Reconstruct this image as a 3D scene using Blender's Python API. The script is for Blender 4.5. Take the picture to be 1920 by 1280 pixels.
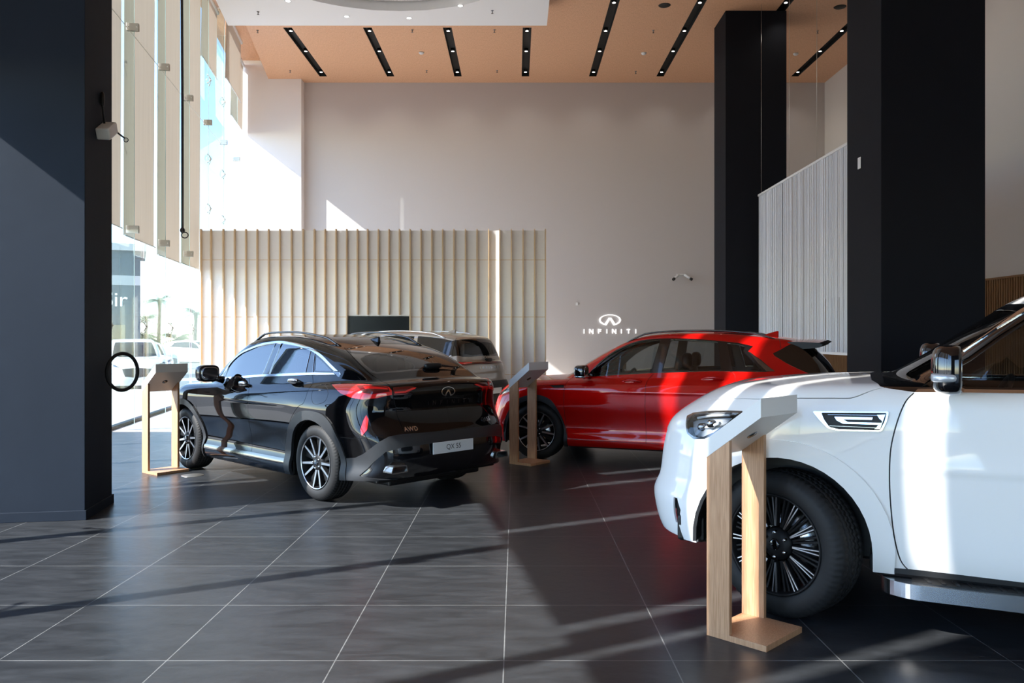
import bpy, bmesh, math, random, mathutils
import numpy as np
random.seed(7)
for o in list(bpy.data.objects): bpy.data.objects.remove(o)
sc = bpy.context.scene
# ---------------------------------------------------------------- camera
cam_d = bpy.data.cameras.new('camera'); cam = bpy.data.objects.new('camera', cam_d); sc.collection.objects.link(cam)
cam.location = (0, 0, 1.6); cam.rotation_euler = (math.radians(90), 0, 0)
cam_d.sensor_width = 36.0; cam_d.lens = 36.0 * 1530 / 1920
cam_d.shift_x = -7 / 1920; cam_d.shift_y = -8 / 1920
cam_d.clip_end = 500
sc.camera = cam
# ---------------------------------------------------------------- light
w = bpy.data.worlds.new('sky'); sc.world = w; w.use_nodes = True
nt = w.node_tree; bg = nt.nodes['Background']
sky = nt.nodes.new('ShaderNodeTexSky'); sky.sky_type = 'NISHITA'; sky.sun_disc = False
SUN_AZ = math.radians(28); SUN_EL = math.radians(37)      # the sun stands behind the camera to the left
sky.sun_elevation = SUN_EL; sky.sun_rotation = math.radians(-118); sky.dust_density = 0.3; sky.altitude = 2500; sky.air_density = 1.0
nt.links.new(sky.outputs[0], bg.inputs[0]); bg.inputs[1].default_value = 0.50
sl = bpy.data.lights.new('sun', 'SUN'); sl.energy = 10.5; sl.angle = math.radians(0.6); sl.color = (1, .965, .92)
so = bpy.data.objects.new('sun', sl); sc.collection.objects.link(so)
sd = mathutils.Vector((math.cos(SUN_AZ) * math.cos(SUN_EL), math.sin(SUN_AZ) * math.cos(SUN_EL), -math.sin(SUN_EL)))
so.rotation_euler = sd.to_track_quat('-Z', 'Y').to_euler()
sc.view_settings.view_transform = 'Standard'; sc.view_settings.look = 'None'
sc.view_settings.exposure = 0.42; sc.view_settings.gamma = 1.0; sc.view_settings.use_curve_mapping = False
sc.cycles.use_denoising = True
sc.cycles.max_bounces = 10; sc.cycles.transparent_max_bounces = 24; sc.cycles.caustics_reflective = False; sc.cycles.caustics_refractive = False
COL = bpy.context.scene.collection
PI = math.pi
def R(a): return math.radians(a)
def vec(*a): return mathutils.Vector(a)

def tag(o, label=None, cat=None, group=None, kind=None):
    if label: o['label'] = label
    if cat: o['category'] = cat
    if group: o['group'] = group
    if kind: o['kind'] = kind
    return o

def empty(name, loc=(0, 0, 0), rz=0.0, label=None, cat=None, group=None, kind=None):
    o = bpy.data.objects.new(name, None); COL.objects.link(o)
    o.location = loc; o.rotation_euler = (0, 0, rz); o.empty_display_size = 0.1
    return tag(o, label, cat, group, kind)

def copy_tree(o, parent=None):
    c = o.copy(); COL.objects.link(c); c.parent = parent
    for ch in list(o.children): copy_tree(ch, c)
    return c

class MB:
    """collects shapes and builds ONE mesh object"""
    def __init__(s): s.v = []; s.f = []; s.sm = []
    def add(s, v, f, smooth=False):
        o = len(s.v); s.v += [tuple(map(float, p)) for p in v]; s.f += [tuple(i + o for i in q) for q in f]; s.sm += [smooth] * len(f); return s
    def box(s, x0, x1, y0, y1, z0, z1, bev=0.0, M=None):
        if bev <= 0:
            v = [(x0, y0, z0), (x1, y0, z0), (x1, y1, z0), (x0, y1, z0), (x0, y0, z1), (x1, y0, z1), (x1, y1, z1), (x0, y1, z1)]
            f = [(0, 3, 2, 1), (4, 5, 6, 7), (0, 1, 5, 4), (1, 2, 6, 5), (2, 3, 7, 6), (3, 0, 4, 7)]
        else:
            bm = bmesh.new(); bmesh.ops.create_cube(bm, size=1)
            for q in bm.verts: q.co = vec((x0 + x1) / 2 + q.co.x * (x1 - x0), (y0 + y1) / 2 + q.co.y * (y1 - y0), (z0 + z1) / 2 + q.co.z * (z1 - z0))
            bmesh.ops.bevel(bm, geom=bm.edges[:], offset=bev, segments=2, affect='EDGES', profile=0.5)
            v = [tuple(q.co) for q in bm.verts]; bm.verts.index_update(); f = [tuple(q.index for q in p.verts) for p in bm.faces]; bm.free()
        if M is not None: v = [tuple(M @ vec(*p)) for p in v]
        return s.add(v, f)
    def prism(s, poly, lo, hi, axis='z', M=None):
        """polygon in the two other axes, extruded along axis"""
        n = len(poly)
        def P(a, b, c):
            return {'z': (a, b, c), 'y': (a, c, b), 'x': (c, a, b)}[axis]
        v = [P(a, b, lo) for a, b in poly] + [P(a, b, hi) for a, b in poly]
        ar = sum(poly[i][0] * poly[(i + 1) % n][1] - poly[(i + 1) % n][0] * poly[i][1] for i in range(n))
        sgn = (ar > 0) == (axis != 'y')
        bot = tuple(range(n)); top = tuple(range(n, 2 * n))
        f = [bot[::-1] if sgn else bot, top if sgn else top[::-1]]
        for i in range(n):
            j = (i + 1) % n; q = (i, j, j + n, i + n); f.append(q if sgn else q[::-1])
        if M is not None: v = [tuple(M @ vec(*p)) for p in v]
        return s.add(v, f)
    def lathe(s, prof, seg=48, axis='y', smooth=True, M=None, close=False):
        """prof: (radius, along-axis)"""
        v = []; n = len(prof)
        for i in range(seg):
            a = 2 * PI * i / seg; c, q = math.cos(a), math.sin(a)
            for r, h in prof: v.append({'y': (r * c, h, r * q), 'z': (r * c, r * q, h), 'x': (h, r * c, r * q)}[axis])
        f = []
        m = n if close else n - 1
        for i in range(seg):
            j = (i + 1) % seg
            for k in range(m):
                l = (k + 1) % n
                f.append((i * n + k, i * n + l, j * n + l, j * n + k))
        if M is not None: v = [tuple(M @ vec(*p)) for p in v]
        return s.add(v, f, smooth)
    def tube(s, path, r, seg=8, rz=None, ups=None, closed=False, smooth=True, cap=True):
        P = [np.array(p, float) for p in path]; n = len(P); v = []
        rr = r if hasattr(r, '__len__') else [r] * n
        pn = None
        for i in range(n):
            a = P[(i - 1) % n] if (closed or i) else P[i]; b = P[(i + 1) % n] if (closed or i < n - 1) else P[i]
            t = b - a; t = t / (np.linalg.norm(t) + 1e-12)
            if ups is not None: u = np.array(ups[i], float)
            elif pn is None:
                u = np.array([0, 0, 1.0]) if abs(t[2]) < 0.9 else np.array([1.0, 0, 0])
            else: u = pn
            u = u - t * np.dot(u, t); u /= np.linalg.norm(u) + 1e-12; pn = u; w = np.cross(t, u)
            for k in range(seg):
                a_ = 2 * PI * k / seg
                v.append(P[i] + w * rr[i] * math.cos(a_) + u * (rr[i] if rz is None else rz * rr[i] / max(rr)) * math.sin(a_))
        f = []
        for i in range(n if closed else n - 1):
            j = (i + 1) % n
            for k in range(seg):
                l = (k + 1) % seg; f.append((i * seg + k, i * seg + l, j * seg + l, j * seg + k))
        o = len(s.f)
        s.add(v, f, smooth)
        if cap and not closed:
            b = len(s.v) - n * seg
            s.f.append(tuple(b + k for k in range(seg))[::-1]); s.sm.append(False)
            s.f.append(tuple(b + (n - 1) * seg + k for k in range(seg))); s.sm.append(False)
        return s
    def sell(s, c, rad, e=(0.6, 0.6), nu=20, nv=12, M=None):
        """superellipsoid: rounded box (small e) to ellipsoid (1)"""
        v = []; f = []
        sp = lambda x, p: math.copysign(abs(x) ** p, x)
        for j in range(1, nv):
            b = -PI / 2 + PI * j / nv
            for i in range(nu):
                a = 2 * PI * i / nu
                v.append((rad[0] * sp(math.cos(b), e[1]) * sp(math.cos(a), e[0]), rad[1] * sp(math.cos(b), e[1]) * sp(math.sin(a), e[0]), rad[2] * sp(math.sin(b), e[1])))
        for j in range(nv - 2):
            for i in range(nu):
                k = (i + 1) % nu; f.append((j * nu + i, j * nu + k, (j + 1) * nu + k, (j + 1) * nu + i))
        v += [(0, 0, -rad[2]), (0, 0, rad[2])]; a = len(v) - 2
        for i in range(nu):
            k = (i + 1) % nu; f.append((k, i, a)); f.append(((nv - 2) * nu + i, (nv - 2) * nu + k, a + 1))
        if M is not None: v = [tuple(M @ vec(*p)) for p in v]
        v = [(p[0] + c[0], p[1] + c[1], p[2] + c[2]) for p in v]
        return s.add(v, f, True)
    def build(s, name, mat, parent=None, tc=0.0, mirror=None, smooth_angle=None):
        me = bpy.data.meshes.new(name)
        V = np.array(s.v, float); F = list(s.f); SM = list(s.sm)
        V[:, 0] -= tc
        if mirror in ('left', 'both'):
            V2 = V.copy(); V2[:, 1] *= -1; F2 = [tuple(reversed(f)) for f in F]
            if mirror == 'left': V, F = V2, F2
            else:
                o = len(V); V = np.concatenate([V, V2]); F = F + [tuple(i + o for i in f) for f in F2]; SM = SM + SM
        me.from_pydata([tuple(p) for p in V], [], F)
        me.polygons.foreach_set('use_smooth', SM)
        me.materials.append(mat); me.validate()
        o = bpy.data.objects.new(name, me); COL.objects.link(o)
        if parent: o.parent = parent
        return o

def text_mesh(body, size=1.0, spacing=1.0, bold=0.0):
    cu = bpy.data.curves.new('t', 'FONT'); cu.body = body; cu.size = size; cu.space_character = spacing
    cu.align_x = 'CENTER'; cu.align_y = 'CENTER'; cu.offset = bold
    o = bpy.data.objects.new('t', cu); COL.objects.link(o)
    bpy.context.view_layer.update()
    dg = bpy.context.evaluated_depsgraph_get(); me = bpy.data.meshes.new_from_object(o.evaluated_get(dg))
    v = [(p.co.x, p.co.y) for p in me.vertices]; f = [tuple(p.vertices) for p in me.polygons]
    bpy.data.objects.remove(o); bpy.data.curves.remove(cu); bpy.data.meshes.remove(me)
    return v, f

# letters of plain strokes: INFINITI is set in a wide light sans
STROKES = {'I': [[(0, 0), (0, 1)]], 'N': [[(0, 0), (0, 1)], [(0, 1), (.75, 0)], [(.75, 0), (.75, 1)]],
           'F': [[(0, 0), (0, 1)], [(0, 1), (.62, 1)], [(0, .53), (.55, .53)]], 'T': [[(.36, 0), (.36, 1)], [(0, 1), (.72, 1)]]}
WID = {'I': 0, 'N': .75, 'F': .62, 'T': .72}
def stroke_text(s, h, gap, w):
    """wide stroke lettering centred on 0: returns verts, faces"""
    tot = sum(WID[c] * h for c in s) + gap * (len(s) - 1); x = -tot / 2; V = []; F = []
    for c in s:
        for (a, b) in STROKES[c]:
            p = np.array([x + a[0] * h, (a[1] - .5) * h]); q = np.array([x + b[0] * h, (b[1] - .5) * h])
            if abs(a[1] - b[1]) < 1e-6:
                sh = np.array([0, -w / 2 if a[1] == 1 else 0]); p = p + sh; q = q + sh; p[0] -= w / 2 * (a[0] == 0)
            t = (q - p) / np.linalg.norm(q - p)
            if abs(t[1]) > .99: n = np.array([w / 2, 0])
            elif abs(t[0]) > .99: n = np.array([0, w / 2])
            else: n = np.array([w * .62, 0])
            i = len(V); V += [tuple(p - n), tuple(p + n), tuple(q + n), tuple(q - n)]; F.append((i, i + 1, i + 2, i + 3))
        x += WID[c] * h + gap
    return V, F

def emblem_mesh(w):
    """oval ring with a road running into it"""
    a, b = w / 2, w * .255
    def half(sg):
        outer = []; inner = []
        t0 = math.radians(251); t1 = math.radians(90)
        for i in range(25):
            t = t0 + (t1 - t0) * i / 24
            outer.append((a * math.cos(t), b * math.sin(t)))
        for i in range(25):
            t = math.radians(236) + (t1 - math.radians(236)) * i / 24
            inner.append((a * .86 * math.cos(t), b * .04 + b * .86 * math.sin(t)))
        V = [(sg * x, y) for x, y in outer + inner]
        F = [(i, i + 1, 25 + i + 1, 25 + i) for i in range(24)]
        # road stroke
        n = len(V)
        rd = [(outer[0]), (inner[0]), (-.06 * w / 1, b * .42), (0, b * .42), (0, b * .08), (-.03 * w, b * -.05)]
        V += [(sg * x, y) for x, y in rd]
        F.append(tuple(range(n, n + 6)))
        return V, F
    V, F = half(1); V2, F2 = half(-1); o = len(V)
    return V + V2, F + [tuple(i + o for i in f) for f in F2]
# ---------------------------------------------------------------- materials
def new_mat(name):
    m = bpy.data.materials.new(name); m.use_nodes = True
    nt = m.node_tree; nt.nodes.clear(); out = nt.nodes.new('ShaderNodeOutputMaterial')
    return m, nt, out

def pbr(name, col, rough=0.5, metal=0.0, coat=0.0, spec=0.5, noise=0.0, nscale=20.0, bump=0.0, bscale=200.0, emit=None, es=0.0, stretch=None, crough=0.03, coat_ior=1.5):
    m, nt, out = new_mat(name)
    b = nt.nodes.new('ShaderNodeBsdfPrincipled'); nt.links.new(b.outputs[0], out.inputs[0])
    b.inputs['Base Color'].default_value = (*col, 1); b.inputs['Roughness'].default_value = rough
    b.inputs['Metallic'].default_value = metal; b.inputs['Specular IOR Level'].default_value = spec
    b.inputs['Coat Weight'].default_value = coat; b.inputs['Coat Roughness'].default_value = crough; b.inputs['Coat IOR'].default_value = coat_ior
    if emit: b.inputs['Emission Color'].default_value = (*emit, 1); b.inputs['Emission Strength'].default_value = es
    if noise or bump:
        tc = nt.nodes.new('ShaderNodeTexCoord'); mp = nt.nodes.new('ShaderNodeMapping')
        nt.links.new(tc.outputs['Object'], mp.inputs[0])
        if stretch: mp.inputs['Scale'].default_value = stretch
    if noise:
        n = nt.nodes.new('ShaderNodeTexNoise'); n.inputs['Scale'].default_value = nscale; n.inputs['Detail'].default_value = 6
        nt.links.new(mp.outputs[0], n.inputs['Vector'])
        r = nt.nodes.new('ShaderNodeMixRGB'); r.inputs[1].default_value = (*[c * (1 - noise) for c in col], 1); r.inputs[2].default_value = (*[min(1, c * (1 + noise)) for c in col], 1)
        nt.links.new(n.outputs['Fac'], r.inputs[0]); nt.links.new(r.outputs[0], b.inputs['Base Color'])
    if bump:
        n = nt.nodes.new('ShaderNodeTexNoise'); n.inputs['Scale'].default_value = bscale; n.inputs['Detail'].default_value = 3
        nt.links.new(mp.outputs[0], n.inputs['Vector'])
        bp = nt.nodes.new('ShaderNodeBump'); bp.inputs['Strength'].default_value = bump; bp.inputs['Distance'].default_value = 0.005
        nt.links.new(n.outputs['Fac'], bp.inputs['Height']); nt.links.new(bp.outputs[0], b.inputs['Normal'])
    return m

def glass_mat(name, tint=(.9, .95, .94), refl=1.0, ior=1.45, rough=0.0):
    """thin pane: see-through with a fresnel mirror on top"""
    m, nt, out = new_mat(name)
    t = nt.nodes.new('ShaderNodeBsdfTransparent'); t.inputs[0].default_value = (*tint, 1)
    g = nt.nodes.new('ShaderNodeBsdfGlossy'); g.inputs['Roughness'].default_value = rough; g.inputs['Color'].default_value = (refl, refl, refl, 1)
    fr = nt.nodes.new('ShaderNodeFresnel'); fr.inputs['IOR'].default_value = ior
    mx = nt.nodes.new('ShaderNodeMixShader'); nt.links.new(fr.outputs[0], mx.inputs[0]); nt.links.new(t.outputs[0], mx.inputs[1]); nt.links.new(g.outputs[0], mx.inputs[2])
    nt.links.new(mx.outputs[0], out.inputs[0]); return m

def wood_mat(name, c1, c2, scale=(1, 1, 1), grain=60.0, rough=0.45):
    m, nt, out = new_mat(name)
    b = nt.nodes.new('ShaderNodeBsdfPrincipled'); nt.links.new(b.outputs[0], out.inputs[0]); b.inputs['Roughness'].default_value = rough
    tc = nt.nodes.new('ShaderNodeTexCoord'); mp = nt.nodes.new('ShaderNodeMapping'); nt.links.new(tc.outputs['Object'], mp.inputs[0]); mp.inputs['Scale'].default_value = scale
    n = nt.nodes.new('ShaderNodeTexNoise'); n.inputs['Scale'].default_value = grain; n.inputs['Detail'].default_value = 5; n.inputs['Distortion'].default_value = 0.4
    nt.links.new(mp.outputs[0], n.inputs['Vector'])
    r = nt.nodes.new('ShaderNodeValToRGB'); r.color_ramp.elements[0].position = .3; r.color_ramp.elements[0].color = (*c1, 1); r.color_ramp.elements[1].position = .7; r.color_ramp.elements[1].color = (*c2, 1)
    nt.links.new(n.outputs['Fac'], r.inputs[0]); nt.links.new(r.outputs[0], b.inputs['Base Color'])
    return m

M = {}
M['black_paint'] = pbr('black_paint', (.0025, .0025, .003), .6, 0, 1.0, .0, coat_ior=1.5)
M['red_paint'] = pbr('red_paint', (.50, .004, .003), .42, .25, 1.0, .0)
M['white_paint'] = pbr('white_paint', (.94, .92, .90), .5, 0, 1.0, .0)
M['bronze_paint'] = pbr('bronze_paint', (.42, .36, .30), .3, .6, 1.0, .5)
M['white_car'] = pbr('white_car_paint', (.8, .8, .8), .3, 0, .8)
M['matte_clad'] = pbr('grey_cladding', (.022, .023, .026), .42, 0, 0, .4, bump=.15, bscale=900)
M['black_plastic'] = pbr('black_plastic', (.008, .008, .009), .45, 0, 0, .4)
M['gloss_black'] = pbr('gloss_black', (.004, .004, .005), .08, 0, 1.0)
M['rubber'] = pbr('tyre_rubber', (.012, .012, .013), .62, 0, 0, .35)
M['chrome'] = pbr('chrome', (.82, .83, .85), .07, 1)
M['satin'] = pbr('satin_metal', (.7, .71, .73), .22, 1)
M['dark_chrome'] = pbr('dark_chrome', (.22, .22, .23), .15, 1)
M['machined'] = pbr('machined_alloy', (.60, .61, .63), .3, 1)
M['rim_dark'] = pbr('dark_alloy', (.008, .008, .009), .5, 0, .0, .25)
M['rim_grey'] = pbr('grey_alloy', (.35, .37, .4), .28, .9, .3)
M['glass_dark'] = glass_mat('privacy_glass', (.16, .17, .17))
M['glass_side'] = glass_mat('side_glass', (.42, .47, .47), 1.0, 2.5)
M['glass_mid'] = glass_mat('door_glass', (.52, .56, .56), 1.0, 1.6)
M['glass_rear'] = glass_mat('tinted_rear_glass', (.32, .34, .33), 1.0, 1.5)
M['glass_clear'] = glass_mat('clear_lens', (.92, .94, .95), 1.0, 1.45)
M['glass_band'] = pbr('black_glass_band', (.003, .003, .003), .06, 0, 1.0)
M['lamp_red'] = pbr('red_lens', (.75, .012, .012), .12, 0, 1.0)
M['lamp_dark'] = pbr('dark_red_lens', (.10, .004, .005), .12, 0, 1.0)
M['liner'] = pbr('grey_headliner', (.22, .22, .22), .9)
M['cabin'] = pbr('black_trim', (.015, .015, .017), .7)
M['seat'] = pbr('dark_leather', (.03, .028, .028), .55)
M['seat_tan'] = pbr('pale_leather', (.35, .28, .2), .55)
M['plate'] = pbr('white_plate', (.75, .76, .77), .4)
M['ink'] = pbr('black_ink', (.01, .01, .01), .5)
M['reflector'] = pbr('lamp_reflector', (.62, .65, .70), .3, .5)
M['white_plastic'] = pbr('white_plastic', (.75, .75, .75), .35)
def floor_mat():
    m, nt, out = new_mat('slate_tiles'); N = nt.nodes; L = nt.links
    b = N.new('ShaderNodeBsdfPrincipled'); L.new(b.outputs[0], out.inputs[0]); b.inputs['Specular IOR Level'].default_value = .28
    g = N.new('ShaderNodeNewGeometry'); mp = N.new('ShaderNodeMapping'); L.new(g.outputs['Position'], mp.inputs[0])
    mp.inputs['Location'].default_value = (.059 + .8346 * 40, -4.04 + .8346 * 20, 0)
    br = N.new('ShaderNodeTexBrick'); L.new(mp.outputs[0], br.inputs['Vector']); br.offset = 0; br.squash = 1
    br.inputs['Scale'].default_value = 1; br.inputs['Brick Width'].default_value = .8346; br.inputs['Row Height'].default_value = .8346
    br.inputs['Mortar Size'].default_value = .0030; br.inputs['Mortar Smooth'].default_value = 0
    br.inputs['Color1'].default_value = (.025, .027, .030, 1); br.inputs['Color2'].default_value = (.030, .0325, .036, 1); br.inputs['Mortar'].default_value = (.15, .155, .155, 1)
    ns = N.new('ShaderNodeTexNoise'); mp2 = N.new('ShaderNodeMapping'); L.new(g.outputs['Position'], mp2.inputs[0]); mp2.inputs['Scale'].default_value = (1, 3.2, 1); mp2.inputs['Rotation'].default_value = (0, 0, .35)
    L.new(mp2.outputs[0], ns.inputs['Vector']); ns.inputs['Scale'].default_value = 3.2; ns.inputs['Detail'].default_value = 9; ns.inputs['Roughness'].default_value = .62; ns.inputs['Distortion'].default_value = .7
    cr = N.new('ShaderNodeValToRGB'); cr.color_ramp.elements[0].position = .34; cr.color_ramp.elements[0].color = (.78, .78, .78, 1); cr.color_ramp.elements[1].position = .70; cr.color_ramp.elements[1].color = (1.5, 1.5, 1.5, 1)
    L.new(ns.outputs['Fac'], cr.inputs[0])
    mu = N.new('ShaderNodeMixRGB'); mu.blend_type = 'MULTIPLY'; mu.inputs[0].default_value = 1; L.new(br.outputs['Color'], mu.inputs[1]); L.new(cr.outputs[0], mu.inputs[2])
    L.new(mu.outputs[0], b.inputs['Base Color'])
    rr = N.new('ShaderNodeMapRange'); L.new(ns.outputs['Fac'], rr.inputs[0]); rr.inputs[3].default_value = .24; rr.inputs[4].default_value = .42; L.new(rr.outputs[0], b.inputs['Roughness'])
    n2 = N.new('ShaderNodeTexNoise'); L.new(g.outputs['Position'], n2.inputs['Vector']); n2.inputs['Scale'].default_value = 14; n2.inputs['Detail'].default_value = 6
    bp = N.new('ShaderNodeBump'); bp.inputs['Strength'].default_value = .12; bp.inputs['Distance'].default_value = .01; L.new(n2.outputs['Fac'], bp.inputs['Height']); L.new(bp.outputs[0], b.inputs['Normal'])
    return m

def blind_mat():
    m, nt, out = new_mat('blind_fabric'); N = nt.nodes; L = nt.links
    d = N.new('ShaderNodeBsdfDiffuse'); t = N.new('ShaderNodeBsdfTranslucent'); mx = N.new('ShaderNodeMixShader'); mx.inputs[0].default_value = .12
    tc = N.new('ShaderNodeTexCoord'); mp = N.new('ShaderNodeMapping'); mp.inputs['Scale'].default_value = (1, 1, .02); L.new(tc.outputs['Object'], mp.inputs[0])
    n = N.new('ShaderNodeTexNoise'); n.inputs['Scale'].default_value = 30; L.new(mp.outputs[0], n.inputs['Vector'])
    cr = N.new('ShaderNodeMixRGB'); cr.inputs[1].default_value = (.58, .50, .40, 1); cr.inputs[2].default_value = (.70, .62, .52, 1); L.new(n.outputs['Fac'], cr.inputs[0])
    L.new(cr.outputs[0], d.inputs[0]); L.new(cr.outputs[0], t.inputs[0]); L.new(d.outputs[0], mx.inputs[1]); L.new(t.outputs[0], mx.inputs[2]); L.new(mx.outputs[0], out.inputs[0])
    return m

M['floor'] = floor_mat()
M['pale_floor'] = pbr('pale_floor', (.62, .58, .52), .28, noise=.04, nscale=3)
M['wall'] = pbr('beige_plaster', (.58, .535, .52), .85, bump=.25, bscale=60)
M['wall_r'] = pbr('taupe_plaster', (.66, .625, .61), .85, bump=.2, bscale=60)
M['white_wall'] = pbr('white_paint_wall', (.86, .82, .82), .8, bump=.15, bscale=60)
M['soffit'] = pbr('white_soffit', (.88, .87, .88), .7)
M['ceil_wood'] = wood_mat('ceiling_veneer', (.63, .335, .185), (.82, .47, .285), (6, .7, 6), 14, .5)
M['dark_wall'] = pbr('dark_far_wall', (.045, .045, .05), .7)
M['slot'] = pbr('black_slot', (.006, .006, .006), .6)
M['rib'] = wood_mat('rib_ash', (.66, .47, .28), (.80, .60, .38), (1, 1, .08), 30, .5)
M['rib_panel'] = pbr('rib_panel', (.90, .87, .85), .6, noise=.03, nscale=8)
M['oak'] = wood_mat('oak_veneer', (.40, .205, .10), (.60, .345, .195), (26, 26, 1.1), 5, .42)
M['slat'] = wood_mat('slat_walnut', (.20, .095, .035), (.29, .145, .06), (1, 1, .1), 30, .5)
M['dark_col'] = pbr('charcoal_plaster', (.010, .011, .015), .75, spec=.12, bump=.3, bscale=5, noise=.12, nscale=2)
M['blue_col'] = pbr('blue_grey_plaster', (.018, .025, .038), .7, spec=.15, bump=.5, bscale=4, noise=.15, nscale=1.5)
M['facade_glass'] = glass_mat('facade_glass', (.97, .988, .99), .9, 1.28)
M['fin_glass'] = glass_mat('fin_glass', (.87, .925, .91), .8, 1.35)
M['fin_edge'] = pbr('fin_edge', (.50, .72, .70), .2, spec=.8)
M['blind'] = blind_mat()
M['steel'] = pbr('brushed_steel', (.55, .53, .48), .35, .9)
M['string'] = pbr('string_white', (.70, .71, .75), .8)
M['screen'] = pbr('screen_black', (.003, .003, .004), .25, spec=.25)
M['sign'] = pbr('sign_white', (.9, .9, .9), .4, emit=(1, 1, 1), es=.75)
M['led'] = pbr('downlight', (.9, .9, .9), .4, emit=(1, .96, .9), es=6.0)
M['stand_white'] = pbr('stand_white', (.76, .75, .74), .35)
M['paving'] = pbr('sunlit_paving', (.45, .44, .42), .8, noise=.12, nscale=.6)
M['asphalt'] = pbr('asphalt', (.26, .26, .26), .9, noise=.15, nscale=1)
M['shop_grey'] = pbr('shop_grey', (.10, .12, .13), .6)
M['shop_pale'] = pbr('shop_pale', (.55, .53, .50), .8)
M['trunk'] = pbr('palm_trunk', (.14, .11, .08), .9, bump=.6, bscale=12)
M['frond'] = pbr('palm_frond', (.055, .09, .03), .6)
# ---------------------------------------------------------------- car surface maths
def smax(a, b, k):
    h = np.maximum(k - np.abs(a - b), 0.0) / k
    return np.maximum(a, b) + h * h * k * 0.25

def smin(a, b, k):
    return -smax(-a, -b, k)

def curve(pts, s=0.03):
    """smooth monotone curve through points, as a table"""
    p = np.array(pts, float); x = p[:, 0]; y = p[:, 1]
    h = np.diff(x); dl = np.diff(y) / h
    m = np.zeros(len(x)); m[0] = dl[0]; m[-1] = dl[-1]
    for i in range(1, len(x) - 1):
        if dl[i - 1] * dl[i] > 0:
            w1 = 2 * h[i] + h[i - 1]; w2 = h[i] + 2 * h[i - 1]
            m[i] = (w1 + w2) / (w1 / dl[i - 1] + w2 / dl[i])
    st = 0.004
    X = np.arange(x[0] - 2.5, x[-1] + 1.5, st)
    Xc = np.clip(X, x[0], x[-1])
    i = np.clip(np.searchsorted(x, Xc) - 1, 0, len(x) - 2)
    t = (Xc - x[i]) / h[i]
    Y = ((1 + 2 * t) * (1 - t) ** 2 * y[i] + t * (1 - t) ** 2 * h[i] * m[i]
         + t * t * (3 - 2 * t) * y[i + 1] + t * t * (t - 1) * h[i] * m[i + 1])
    Y = Y + np.where(X < x[0], (X - x[0]) * m[0], 0) + np.where(X > x[-1], (X - x[-1]) * m[-1], 0)
    n = int(3 * s / st) + 1
    g = np.exp(-0.5 * (np.arange(-n, n + 1) * st / s) ** 2); g /= g.sum()
    Yp = np.pad(Y, n, mode='reflect', reflect_type='odd')
    Y = np.convolve(Yp, g, mode='valid')
    return lambda q: np.interp(q, X, Y)

def bump(x):
    x = np.clip(np.abs(x), 0, 1)
    return (1 - x * x) ** 2

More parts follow.
